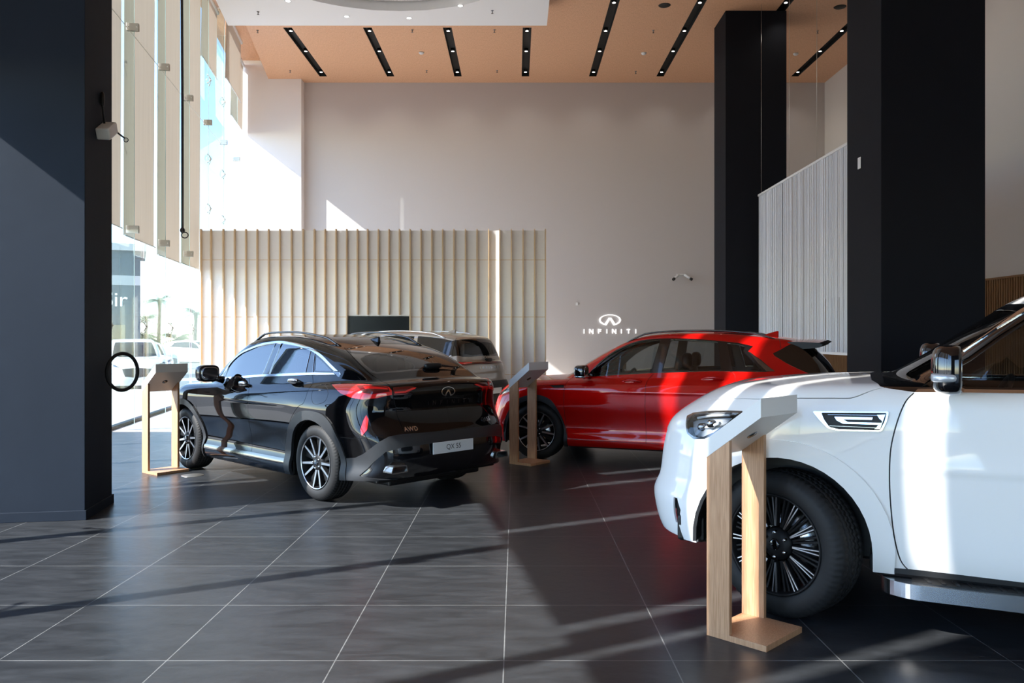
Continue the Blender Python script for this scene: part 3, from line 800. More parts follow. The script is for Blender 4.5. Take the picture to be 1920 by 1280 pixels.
mb = MB(); mb.lathe([(cr_ * .93, HS + .22), (cr_ * .995, HS + .22), (cr_ * .995, HS + .26), (cr_ * .93, HS + .26)], 64, 'z', M=mathutils.Matrix.Translation((cc[0], cc[1], 0)), close=True); structure(mb.build('trim_1', M['rib_panel']))
mb = MB(); mb.lathe([(0, HS + .40), (cr_, HS + .40)], 64, 'z', M=mathutils.Matrix.Translation((cc[0], cc[1], 0))); structure(mb.build('ceiling', M['rib_panel']))
dl = [(u, v) for u, v in ((540, 2), (650, 31), (767, 34), (863, 11))]
def ceil_pt(u, v, h): y = (h - 1.6) * 1530 / (632 - v); return ((u - 967) / 1530 * y, y)
nm = ['nearest the glass wall', 'second from the glass wall', 'third from the glass wall', 'nearest the open edge']
for i, (u, v) in enumerate(dl):
    x, y = ceil_pt(u, v, HS)
    t = empty('downlight', (x, y, HS), 0, 'small round downlight in the white ceiling panel, ' + nm[i], 'ceiling light', 'downlights in the white ceiling panel')
    MB().lathe([(.055, -.002), (.08, -.006), (.082, 0), (.055, .0)], 24, 'z', close=True).build('rim', M['white_plastic'], t)
    MB().lathe([(0, -.001), (.056, -.001)], 24, 'z').build('lens', M['led'], t)
spr = [((484, 22), HS), ((923, 20), HS), ((483, 57), H), ((773, 56), H), ((927, 56), H), ((544, 132), H), ((800, 132), H), ((932, 132), H), ((1225, 57), H), ((1192, 134), H), ((1533, 58), H)]
for (u, v), h in spr:
    x, y = ceil_pt(u, v, h); mb = MB(); mb.lathe([(0, -.07), (.03, -.068), (.012, -.05), (.012, -.01), (.035, -.004), (.035, 0), (0, 0)], 12, 'z'); o = mb.build('sprinkler', M['dark_chrome']); o.location = (x, y, h)
    tag(o, 'tiny dark sprinkler head hanging from the ' + ('white ceiling panel' if h == HS else 'wood ceiling'), 'sprinkler', 'sprinkler heads on the ' + ('white panel' if h == HS else 'wood ceiling'))
for i, (u, v) in enumerate(((790, 98), (1207, 99), (1492, 100))):
    x, y = ceil_pt(u, v, H); mb = MB(); mb.lathe([(0, -.06), (.05, -.055), (.075, -.03), (.08, 0), (0, 0)], 20, 'z'); o = mb.build('smoke_detector', M['white_plastic']); o.location = (x, y, H)
    tag(o, ['white smoke detector between the second and third ceiling slots', 'white smoke detector left of the far dark column', 'white smoke detector between the two dark columns'][i], 'smoke detector', 'smoke detectors on the wood ceiling')
for i, (u, v) in enumerate(((1246, 10), (1575, 13))):
    x, y = ceil_pt(u, v, H); mb = MB(); mb.lathe([(0, -.012), (.14, -.012), (.155, 0), (0, 0)], 32, 'z'); o = mb.build('ceiling_speaker', M['slot']); o.location = (x, y, H)
    tag(o, ['round black ceiling speaker left of the far dark column', 'round black ceiling speaker between the two dark columns'][i], 'speaker', 'round black speakers in the wood ceiling')
# ---------------------------------------------------------------- columns
def column(name, x0, x1, y0, y1, mat, label, z1=H):
    t = empty(name, ((x0 + x1) / 2, (y0 + y1) / 2, 0), 0, label, 'column')
    a, b = (x1 - x0) / 2, (y1 - y0) / 2
    MB().box(-a, a, -b, b, 0, z1, .006).build('shaft', M[mat], t)
    MB().box(-a - .015, a + .015, -b - .015, b + .015, 0, .09, .004).build('skirting', M[mat], t)
    return t
t = empty('column', (-3.775, 7.15, 0), FA, 'blue-grey painted column at the left edge, its right side in shadow', 'column')
MB().box(0, .74, 0, 1.75, 0, H - .01, .004).build('shaft', M['blue_col'], t)
MB().box(-.015, .755, -.015, 1.765, 0, .085, .003).build('skirting', M['blue_col'], t)
column('column', 5.4, 6.97, 21.0, 22.2, 'dark_col', 'far charcoal column standing left of the string curtain')
column('column', 5.4, 6.94, 12.06, 13.30, 'dark_col', 'near wide charcoal column at the right, white box on its side')
# things on the columns
o = MB().box(-.012, .0, -.055, .055, -.09, .09, .008).build('wall_sensor', M['white_plastic']); o.location = (5.395, 12.80, 4.33)
tag(o, 'small white box mounted high on the near charcoal column', 'sensor')
def colpt(a, off): return mathutils.Vector((-3.775, 7.15, 0)) + FD * a + FN * off
t = empty('wall_light_unit', tuple(colpt(.42, 0) + mathutils.Vector((0, 0, 3.52))), FA - PI / 2, 'white angled sensor with black cable on the blue-grey column', 'sensor')
Mx = mathutils.Matrix.Rotation(R(32), 4, 'Y') @ mathutils.Matrix.Rotation(R(20), 4, 'Z')
mb = MB(); mb.box(0.0, .12, -.16, .10, -.05, .055, .012, M=mathutils.Matrix.Rotation(R(28), 4, 'X')); mb.build('housing', M['white_plastic'], t)
mb = MB(); mb.tube([(.01, -.02, .34), (.03, -.02, .30), (.02, -.01, .2), (.03, 0, .06)], .010, 6); mb.sell((.02, -.02, .28), (.02, .02, .07), (.8, .8)); mb.tube([(.06, .06, .06), (.12, .12, .0), (.16, .16, -.03)], .008, 6); mb.tube([(.17 + .02 * math.cos(a), .17, -.045 + .02 * math.sin(a)) for a in np.linspace(0, 2 * PI, 13)[:-1]], .004, 6, closed=True)
mb.build('cable', M['black_plastic'], t)
p = colpt(.62, .02); zc = 1.27
mb = MB(); mb.tube([tuple(p + FD * (.13 * math.cos(a)) + FN * (.11 + .10 * math.sin(a) * 0 + .10 * math.cos(a)) + mathutils.Vector((0, 0, zc + .175 * math.sin(a)))) for a in np.linspace(R(100), R(100 + 375), 44)], .017, 8)
o = mb.build('cable_loop', M['rubber']); tag(o, 'black loop of thick hose hanging off the blue-grey column', 'hose')
# ---------------------------------------------------------------- ribbed wall with its screen
t = empty('ribbed_wall', (-3.43, 19.62, 0), 0, 'free-standing white wall with vertical pale wood ribs behind the black SUV', 'feature wall')
YW = 19.62; TX0, TX1, TZ0, TZ1 = -4.06, -2.56, 1.27, 2.12
def loc_(x): return x + 3.43
mb = MB(); W0, W1 = -7.62, .73
for (a, b, c, d) in ((W0, TX0, 0, 4.18), (TX1, W1, 0, 4.18), (TX0, TX1, 0, TZ0), (TX0, TX1, TZ1, 4.18)): mb.box(loc_(a), loc_(b), .12, .42, c, d)
mb.box(loc_(TX0), loc_(TX1), .20, .42, TZ0, TZ1)
mb.build('panel', M['rib_panel'], t)
xs = [350 + q / 2.743 for q in (68, 120, 183, 242, 300, 358, 417, 475, 535, 595, 653, 708, 765, 820, 875, 928, 983, 1038, 1092, 1147, 1203, 1259, 1315, 1373, 1433, 1492, 1552, 1610, 1670, 1730, 1790, 1846)]
for u in xs:
    x = (u - 967) / 1530 * YW
    mb = MB()
    if TX0 + .02 < x < TX1 - .02: mb.box(loc_(x) - .014, loc_(x) + .014, .035, .13, TZ1 + .02, 4.21); mb.box(loc_(x) - .014, loc_(x) + .014, .035, .13, .06, TZ0 - .02)
    else: mb.box(loc_(x) - .014, loc_(x) + .014, .035, .13, .06, 4.21)
    mb.build('rib', M['rib'], t)
mb = MB()
for z in (3.47, 2.09, .70): mb.box(loc_(W0), loc_(TX0 if z == 2.09 else W1), .117, .1205, z - .006, z + .006); mb.box(loc_(TX1), loc_(W1), .117, .1205, z - .006, z + .006) if z == 2.09 else None
mb.build('joint_line', M['rib'], t)
mb = MB(); mb.box(-.73, .73, 0, .05, 0, .82, .006); o = mb.build('television', M['screen']); o.location = (-3.31, YW + .13, 1.285)
tag(o, 'black flat screen set into the ribbed white wall', 'television')
# ---------------------------------------------------------------- sign, camera, sensor on the back wall
t = empty('wall_sign', (3.11, YB - .002, 2.0), 0, 'white oval emblem over spaced white capitals on the beige back wall', 'sign')
V, F = emblem_mesh(.72); n = len(V)
def wall_plate(V, F, dz, th):
    mb = MB(); n = len(V); mb.add([(x, -th, z + dz) for x, z in V] + [(x, 0, z + dz) for x, z in V], [tuple(f) for f in F])
    ed = {}
    for f in F:
        for i in range(len(f)):
            e = (f[i], f[(i + 1) % len(f)])
            if (e[1], e[0]) in ed: del ed[(e[1], e[0])]
            else: ed[e] = 1
    mb.f += [(b, a, a + n, b + n) for a, b in ed]; mb.sm += [False] * len(ed); return mb
wall_plate(V, F, .165, .04).build('emblem', M['sign'], t)
V, F = stroke_text('INFINITI', .145, .185, .028); wall_plate(V, F, -.205, .03).build('lettering', M['sign'], t)
t = empty('security_camera', ((1277 - 967) / 1530 * YB, YB, 3.62), 0, 'pair of white bullet cameras on one bracket, high on the back wall', 'camera')
mb = MB(); mb.box(-.16, .16, -.06, 0, .02, .07, .01); mb.build('bracket', M['white_plastic'], t)
for s in (-1, 1):
    mb = MB(); a0 = vec(s * .10, -.08, .03); d0 = vec(s * .20, -.16, -.16); mb.tube([tuple(a0), tuple(a0 + d0 * .8)], .042, 12); o = mb.build('camera_body', M['white_plastic'], t)
    mb = MB(); mb.tube([tuple(a0 + d0 * .8), tuple(a0 + d0 * 1.05)], .048, 12); mb.build('camera_hood', M['black_plastic'], o)
o = MB().box(-.04, .04, -.03, 0, -.05, .05, .008).build('wall_sensor', M['white_plastic']); o.location = (2.02, YB, 2.70); tag(o, 'tiny white box on the back wall, upper left of the white emblem', 'sensor')
# ---------------------------------------------------------------- string curtain
t = empty('string_curtain', (6.2, 17.1, 1.26), 0, 'hanging white string curtain between the two charcoal columns', 'curtain')
mb = MB(); rs = random.Random(3)
y = -3.72
while y < 3.70:
    wd = rs.uniform(.009, .016); x = rs.uniform(-.012, .012); mb.box(x - .003, x + .003, y, y + wd, .03, 3.94); y += wd + rs.uniform(.0, .006)
o = mb.build('strings', M['string'], t); o['kind'] = 'stuff'
MB().box(-.02, .02, -3.74, 3.74, 3.93, 3.98, .004).build('top_rail', M['white_plastic'], t)
MB().box(-.02, .02, -3.74, 3.74, 0, .05, .004).build('bottom_rail', M['white_plastic'], t)
for y in (-2.4, -.3, 1.4, 3.5): MB().tube([(0, y, 3.97), (0, y, H - 1.26)], .004, 6).build('hanging_wire', M['steel'], t)
# slatted wainscot on the right wall
t = empty('slatted_panelling', (XR, 11.0, 0), 0, 'brown vertical wood slats along the foot of the right wall', 'panelling')
MB().box(-.03, 0, -15, 15.9, .0, 2.84).build('backing', M['slat'], t)
mb = MB(); y = 4.2
while y < 15.9: mb.box(-.07, -.03, y, y + .045, 0, 2.82); y += .085
o = mb.build('slats', M['slat'], t); o['kind'] = 'stuff'
MB().box(-.08, 0, -15, 15.9, 2.82, 2.86).build('cap_rail', M['slat'], t)
# ---------------------------------------------------------------- glass facade
ys_ = [13.95 + 2.07 * k for k in range(-11, 7)]
for k in range(len(ys_) - 1):
    a, b = ys_[k], ys_[k + 1]; b = min(b, 26.5)
    mb = MB(); p0 = mathutils.Vector((fx(a), a, 0)); p1 = mathutils.Vector((fx(b), b, 0))
    mb.add([(p0.x, p0.y + .006, .06), (p1.x, p1.y - .006, .06), (p1.x, p1.y - .006, H + .6), (p0.x, p0.y + .006, H + .6)], [(0, 1, 2, 3)])
    structure(mb.build('window_%d' % (k + 1), M['facade_glass']))
mb = MB(); a, b = YS, 26.5
mb.prism([(fx(a, -.05), a), (fx(a, .05), a), (fx(b, .05), b), (fx(b, -.05), b)], 0, .06); structure(mb.build('trim_2', M['black_plastic']))
ordn = ['first', 'second', 'third', 'fourth', 'fifth', 'sixth']
vis = 0
for y in ys_:
    if y > 25.5 or -10 > y: continue
    seen = y > 13.5
    lab = 'clear glass fin with steel clamps, %s from the blue-grey column' % ordn[min(vis, 5)] if seen else 'clear glass fin of the window wall, behind the blue-grey column or beside the camera'
    if seen: vis += 1
    t = empty('glass_fin', (fx(y), y, 0), FA - PI / 2, lab, 'glass fin', 'glass fins of the window wall')
    MB().box(.02, .42, -.009, .009, .07, H + .58).build('fin_pane', M['fin_glass'], t)
    MB().box(.42, .426, -.010, .010, .03, H + .58).build('fin_edge', M['fin_edge'], t)
    for z in (3.45, 6.92):
        mb = MB(); mb.box(.30, .50, -.035, -.011, z - .065, z + .065, .004); mb.box(.30, .50, .011, .035, z - .065, z + .065, .004); mb.build('clamp', M['steel'], t)
        c = MB(); c.tube([(.33, -.045, z), (.33, .045, z)], .010, 8); c.tube([(.47, -.045, z), (.47, .045, z)], .010, 8); c.build('clamp_bolt', M['chrome'], t)
    for z in (1.8, 5.1, 6.45, 8.6):
        mb = MB()
        for sx in (-1, 1):
            for sz in (-1, 1): mb.tube([(.06, 0, z), (.05, sx * .06, z + sz * .06), (.01, sx * .11, z + sz * .11)], .010, 6); mb.sell((.008, sx * .11, z + sz * .11), (.008, .028, .028), (1, 1), 10, 6)
        mb.sell((.06, 0, z), (.03, .03, .03), (1, 1), 10, 6); mb.build('spider_fitting', M['steel'], t)
mb = MB(); mb.tube([(fx(8, .46), 8, 6.72), (fx(26.4, .46), 26.4, 6.72)], .006, 6); o = mb.build('tie_cable', M['steel']); tag(o, 'thin steel cable running level along the glass fins', 'cable')
# roller blinds
def blind(y0, y1, z0, label, off=.25):
    t = empty('roller_blind', (fx(y0, off), y0, 0), FA, label, 'blind', 'roller blinds on the window wall')
    L_ = (y1 - y0) * 1.0143; zt = H + .42
    mb = MB(); n = 14; nz = 24; v = []; f = []
    for j in range(nz + 1):
        z = z0 + (zt - z0) * j / nz
        for i in range(n + 1):
            u = i / n; v.append((u * L_, .014 * math.sin(u * 9 + z0) * (1 - j / nz) + .05 * (abs(2 * u - 1) ** 5) * (1 - j / nz) * .6, z))
    for j in range(nz):
        for i in range(n): a = j * (n + 1) + i; f.append((a, a + 1, a + n + 2, a + n + 1))
    mb.add(v, f, True); mb.build('blind_fabric', M['blind'], t)
    MB().tube([(0, 0, z0), (L_, 0, z0)], .012, 8).build('bottom_bar', M['white_plastic'], t)
    MB().tube([(-.03, 0, zt), (L_ + .03, 0, zt)], .055, 14).build('roller_tube', M['white_plastic'], t)
bl = [(12.05, 13.92, 3.46, .25), (14.07, 15.99, 3.36, .25), (16.22, 18.05, 3.24, .25), (18.21, 20.12, 3.25, .25), (20.28, 22.19, 8.60, .25), (22.08, 24.42, 8.62, .52), (24.42, 26.48, 8.25, .25)]
for i, (a, b, z, o_) in enumerate(bl):
    blind(a, b, z, ['long beige roller blind, first from the blue-grey column', 'long beige roller blind, second from the blue-grey column', 'long beige roller blind beside the hanging black cord', 'long beige roller blind nearest the ribbed wall', 'short raised roller blind high on the glass, nearer one', 'short raised roller blind high on the glass, middle one', 'short raised roller blind high on the glass, next to the white pier'][i], o_)
cuts = [(11.9, .16), (9.95, .2), (8.35, .26), (6.28, .13), (5.70, .14), (4.2, .12), (1.97, .12), (1.62, .15), (.91, .11), (-1.3, .2), (-3.4, .2), (-5.4, .2), (-7.4, .2)]
for (a, wa), (b, wb) in zip(cuts[1:], cuts[:-1]):
    blind(a + wa / 2, b - wb / 2, 3.98 if b > -3 else 9.2, 'beige roller blind of the window wall, on the camera side of the column', .52)
mb = MB(); px_, py_ = fx(16.95, .55), 16.95
mb.tube([(px_, py_, 3.80), (px_ - .0, py_, 6.5), (px_ - .02, py_, H + .4)], .028, 8); mb.tube([(px_ + .07 * math.cos(a) + .05, py_, 3.72 + .06 * math.sin(a)) for a in np.linspace(0, 2 * PI, 17)[:-1]], .012, 6, closed=True); mb.sell((px_, py_, 3.82), (.05, .05, .06), (1, 1))
o = mb.build('blind_cord', M['black_plastic']); tag(o, 'long black cord with a ring hanging between the beige blinds', 'cord')
# floor box
mb = MB(); mb.lathe([(0, .003), (.12, .003), (.125, 0), (0, 0)], 32, 'z'); o = mb.build('floor_lid', M['steel']); o.location = ((361 - 967) / 1530 * (2448 / (891 - 632)), 2448 / (891 - 632), .001); tag(o, 'round metal lid in the tiles by the left stand', 'floor lid')
# ---------------------------------------------------------------- stands
def stand(x, y, ang, label):
    t = empty('information_stand', (x, y, 0), ang, label, 'stand', 'wooden information stands beside the cars')
    U, V_ = .347, .395
    MB().box(0, U, 0, V_, 0, .032, .0015).build('base', M['oak'], t)
    for v0 in (0, V_ - .026):
        zt0, zt1 = .955 + .004, .955 + .739 * .1365
        mb = MB(); mb.prism([(0, .032), (.1365, .032), (.1365, zt1), (0, zt0)], v0, v0 + .026, 'y'); mb.build('upright', M['oak'], t)
    mb = MB(); mb.prism([(-.004, .952), (.318, 1.190), (.318, 1.288), (-.004, 1.050)], -.002, V_ + .002, 'y'); o = mb.build('display_head', M['stand_white'], t)
    # screen let into the sloping top, speaker disc underneath
    sl_ = math.atan2(.238, .322); mx = mathutils.Matrix.Translation((.157, V_ / 2, 1.1705)) @ mathutils.Matrix.Rotation(-sl_, 4, 'Y')
    mb = MB(); mb.box(-.15, .15, -.17, .17, -.002, .002, M=mx); mb.build('screen', M['screen'], o)
    mx = mathutils.Matrix.Translation((.16, V_ / 2, 1.0715)) @ mathutils.Matrix.Rotation(-sl_, 4, 'Y')
    mb = MB(); mb.lathe([(0, -.003), (.03, -.003), (.032, .002), (0, .002)], 20, 'z', M=mx); mb.build('cable_cover', M['dark_chrome'], o)
    return t
stand(1.0265, 4.387, R(-45), 'near wooden stand with white sloping head in front of the white SUV')
stand(-.081, 10.33, R(-39), 'wooden stand with white sloping head by the red car nose')
stand(-4.416, 9.64, R(-38), 'wooden stand with white sloping head by the black SUV nose')
# ================================================================ outside the glass
mb = MB(); mb.box(-60, fx(-9) + .5, -60, 130, -.30, -.13); tag(mb.build('ground', M['asphalt']), kind='structure')
mb = MB(); mb.prism([(fx(-12, -4.5), -12), (fx(-12, -.06), -12), (fx(32, -.06), 32), (fx(32, -4.5), 32)], -.13, -.02); tag(mb.build('ground', M['paving']), kind='structure')
# building across the way
t = empty('shop_building', (-30.5, 58.65, -.3), R(25), 'grey shop building across the car park, white letters on its front', 'building')
MB().box(-9, 3.2, 0, 8, -.1, 8.2).build('wall', M['shop_grey'], t)
MB().box(-9.2, 3.6, -.5, 8.2, 8.2, 8.7).build('roof', M['shop_pale'], t)
MB().box(-9, 3.2, -.06, -.0, 5.7, 6.4).build('fascia', M['shop_pale'], t)
V, F = text_mesh('Sir', 1.5); mb = MB(); mb.add([(x + 1.55, -.12, z + 4.6) for x, z in V], F); mb.build('lettering', M['sign'], t)
for k in range(5): MB().box(-8.4 + k * 2.2, -6.6 + k * 2.2, -.03, .02, .2, 2.8).build('shop_window', M['gloss_black'], t)
def palm(x, y, h, label, seed, n=22, L=2.3):
    rs = random.Random(seed); t = empty('palm_tree', (x, y, 0), 0, label, 'palm')
    mb = MB(); mb.tube([(0, 0, -.1), (.05, 0, h * .4), (.12, .05, h * .8), (.1, .05, h)], [.24, .19, .17, .20], 10); mb.build('trunk', M['trunk'], t)
    mb = MB()
    for k in range(n):
        a = 2 * PI * k / n + rs.uniform(-.2, .2); e = rs.uniform(-.1, 1.1); P = []
        for i in range(9):
            u = i / 8; r_ = L * u * math.cos(e * (1 - u * .4)); z = h + L * (math.sin(e) * u - .62 * u * u); P.append(vec(r_ * math.cos(a), r_ * math.sin(a), z))
        for i in range(1, 9):
            d = (P[i] - P[i - 1]).normalized(); s = d.cross(vec(0, 0, 1)).normalized()
            for sd in (-1, 1):
                for w_ in range(2):
                    q = P[i - 1].lerp(P[i], w_ * .5); ln = .55 * math.sin(PI * min(.95, (i - .5 + w_ * .5) / 8.5)) + .12
                    tip = q + s * sd * ln + d * .25 - vec(0, 0, ln * .45); b0 = q - d * .035; b1 = q + d * .035
                    j = len(mb.v); mb.add([tuple(b0), tuple(b1), tuple(tip)], [(0, 1, 2)])
    mb.build('fronds', M['frond'], t); return t
palm(-39.4, 90, 5.6, 'tallest palm tree in the car park view', 1); palm(-43.6, 96, 3.6, 'palm tree left of the tallest palm', 2); palm(-36.6, 93, 4.3, 'palm tree right of the tallest palm', 3)
palm(-33.6, 74, 1.6, 'short bushy palm below the tallest palm', 4, 26, 1.9); palm(-29.9, 72, 1.4, 'short bushy palm low at the right of the car park view', 5, 26, 1.8)
# ---------------------------------------------------------------- wheels
def tyre_mb(r, w, rr, nseg=96, tread=True, rough=False):
    """tyre about the y axis, outer face at y=-w/2"""
    h = w / 2; prof = []
    pts = [(rr - .004, -h * .80), (rr + .004, -h * .93), (rr + .012, -h * .97), (rr + (r - rr) * .35, -h * 1.02), (rr + (r - rr) * .62, -h * 1.0), (r - .030, -h * .93),
           (r - .014, -h * .84), (r - .006, -h * .74)]
    prof = [(a, b, 0) for a, b in pts]
    ribs = [(-.72, -.44), (-.40, -.16), (-.12, .12), (.16, .40), (.44, .72)]
    for i, (a, b) in enumerate(ribs):
        k = 1 if i in (0, 4) else 2
        prof += [(r - .002 - (.003 if k == 1 else 0), h * a, k), (r - .001, h * (a + b) / 2, k), (r - .002 - (.003 if k == 1 else 0), h * b, k)]
        if i < 4: prof += [(r - .010, h * b + .001, 0), (r - .010, h * ribs[i + 1][0] - .001, 0)]
    prof += [(a, -b, 0) for a, b in pts[::-1]]
    mb = MB(); v = []; f = []; n = len(prof); per = 4; N = nseg * per
    for i in range(N):
        for (a, b, k) in prof:
            sk = b / h * (1.3 if k == 2 else .8)
            ph = (i / per + sk) % 1.0
            cut = 0
            if tread and k and ph < .26: cut = .007
            if tread and not k and abs(b) > h * .70 and a > r - .02 and (i % per) == 0: cut = .006
            if rough and not k and r - .045 < a <= r - .010 and abs(b) > .8 * h and (i // 2) % 2: cut = .006
            rad = a - cut; t = 2 * PI * i / N
            v.append((rad * math.cos(t), b, rad * math.sin(t)))
    for i in range(N):
        j = (i + 1) % N
        for k in range(n - 1): f.append((i * n + k, j * n + k, j * n + k + 1, i * n + k + 1))
    mb.add(v, f, True)
    return mb

def rotY(a):
    return mathutils.Matrix.Rotation(a, 4, 'Y')

def spoke(mb, face, ang, r0, r1, w0, w1, y0, y1, dep, skew=0.0, fw=1.0):
    """bar from hub to rim in the wheel plane, outer face toward -y"""
    Mx = rotY(-ang); rows = []
    n = 5
    for i in range(n + 1):
        t = i / n; r = r0 + (r1 - r0) * t; w = w0 + (w1 - w0) * t; y = y0 + (y1 - y0) * (t ** 1.3); x = skew * t
        rows.append((r, w, y, x))
    v = []; f = []
    for (r, w, y, x) in rows:
        v += [(r, y, x - w / 2), (r, y - .0015, x - w * .32), (r, y - .0015, x + w * .32), (r, y, x + w / 2), (r, y + dep, x + w * .62), (r, y + dep, x - w * .62)]
    for i in range(n):
        for k in range(6):
            a = i * 6 + k; b = i * 6 + (k + 1) % 6; f.append((a, a + 6, b + 6, b))
    f.append((5, 4, 3, 2, 1, 0)); f.append(tuple(n * 6 + k for k in range(6)))
    mb.add([tuple(Mx @ vec(*p)) for p in v], f)
    if face is not None:
        v = []; f = []
        for (r, w, y, x) in rows:
            v += [(r, y - .003, x - w * .40 * fw), (r, y - .003, x + w * .40 * fw)]
        for i in range(n): f.append((2 * i, 2 * i + 2, 2 * i + 3, 2 * i + 1))
        face.add([tuple(Mx @ vec(*p)) for p in v], f)

def make_wheel(style, r, w, rr, root, loc, side, rot=0.0, steer=0.0, lod=1):
    """side -1: outer face toward -y. one tyre mesh > rim, rim_face, hub_cap, brake_disc"""
    ty = tyre_mb(r, w, rr, nseg=72 if lod else 24, tread=bool(lod), rough=(style == 'multi')).build('tyre', M['rubber'], root)
    ty.location = loc; ty.rotation_euler = (0, 0, steer + (PI if side > 0 else 0))
    h = w / 2; b = MB()
    b.lathe([(rr + .004, -h * .90), (rr + .002, -h * .97), (rr - .006, -h * .98), (rr - .012, -h * .90), (rr - .022, -h * .7), (rr - .035, -h * .2), (rr - .04, h * .8), (rr, h * .85), (rr, -h * .5)], 64)
    face = MB(); dark = M['rim_dark']
    yo = -h * .86
    if style == 'twin':
        for k in range(5):
            base = R(270 + 72 * k + rot)
            for s in (-1, 1):
                spoke(b, face, base + s * R(13.5), .075, rr - .012, .030, .024, yo + .012, yo, .035, skew=s * .006)
            # recessed painted wedge between pairs
            spoke(b, None, base + R(36), .07, rr - .02, .03, .055, yo + .04, yo + .03, .02)
    elif style == 'multi':
        for k in range(12):
            base = R(30 * k + rot)
            for s in (-1, 1):
                spoke(b, face, base + s * R(1.2), .105, rr - .010, .014, .013, yo + .012, yo + .002, .03, skew=s * .006, fw=.55)
            spoke(b, None, base + R(12), .10, rr - .014, .012, .012, yo + .030, yo + .016, .03)
            spoke(b, None, base + R(18), .10, rr - .014, .012, .012, yo + .030, yo + .016, .03)
        face.lathe([(rr - .006, yo - .004), (rr - .009, yo - .006), (rr - .012, yo - .004)], 64)
    else:
        for k in range(5): spoke(b, face, R(90 + 72 * k + rot), .06, rr - .01, .06, .05, yo + .02, yo, .03)
    if style != 'multi': face.lathe([(rr - .004, -h * .975), (rr - .008, -h * .985), (rr - .013, -h * .93)], 64)
    b.lathe([(0, yo + .004), (.05, yo + .004), (.075, yo + .012), (.09, yo + .03), (.10, yo + .06), (.0, yo + .07)], 32)
    rim = b.build('rim', dark, ty)
    face.build('rim_face', M['machined'], rim) if face.v else None
    if lod:
        cap = MB().lathe([(0, yo - .010), (.024, yo - .009), (.032, yo - .004), (.034, yo + .006)], 32).build('hub_cap', M['gloss_black'], rim)
        lg = MB(); nl = 6 if style == 'multi' else 5; R0 = .070 if style == 'multi' else .057
        for k in range(nl):
            a = 2 * PI * (k + .5) / nl
            lg.lathe([(0, yo - .008), (.008, yo - .007), (.011, yo), (.011, yo + .02)], 10, M=mathutils.Matrix.Translation((R0 * math.cos(a), 0, R0 * math.sin(a))))
        lg.build('wheel_nut', M['chrome'], rim)
        d = MB().lathe([(.06, 0), (rr * .74, 0), (rr * .74, .028), (.06, .028)], 48)
        d.prism(arc(0, 0, rr * .78, -38, 38, 10) + arc(0, 0, rr * .45, 38, -38, 10), -.03, .04, 'y').build('brake_disc', M['satin'], ty) if False else d.build('brake_disc', M['satin'], ty)
    V, F = emblem_mesh(.040)
    if lod:
        e = MB(); e.add([(x, yo - .0115, z) for x, z in V], F); eo = e.build('wheel_badge', M['chrome'], rim)
    return ty

def seat_parts(root, x, y, mat, tc):
    """x = hip position (t), y lateral; faces the nose (-t)"""
    s = MB(); s.sell((x - .05, y, .58), (.27, .25, .10), (.5, .6)); s.build('seat', mat, root, tc=tc)
    s = MB(); Mx = mathutils.Matrix.Rotation(R(-72), 4, 'Y')
    s.sell((x + .30, y, .90), (.34, .25, .075), (.5, .6), M=mathutils.Matrix.Rotation(R(-68), 4, 'Y'))
    s.build('seat_back', mat, root, tc=tc)
    s = MB(); s.sell((x + .45, y, 1.30), (.06, .14, .10), (.6, .7)); s.tube([(x + .43, y - .05, 1.12), (x + .45, y - .05, 1.28)], .008); s.tube([(x + .43, y + .05, 1.12), (x + .45, y + .05, 1.28)], .008)
    s.build('headrest', mat, root, tc=tc)

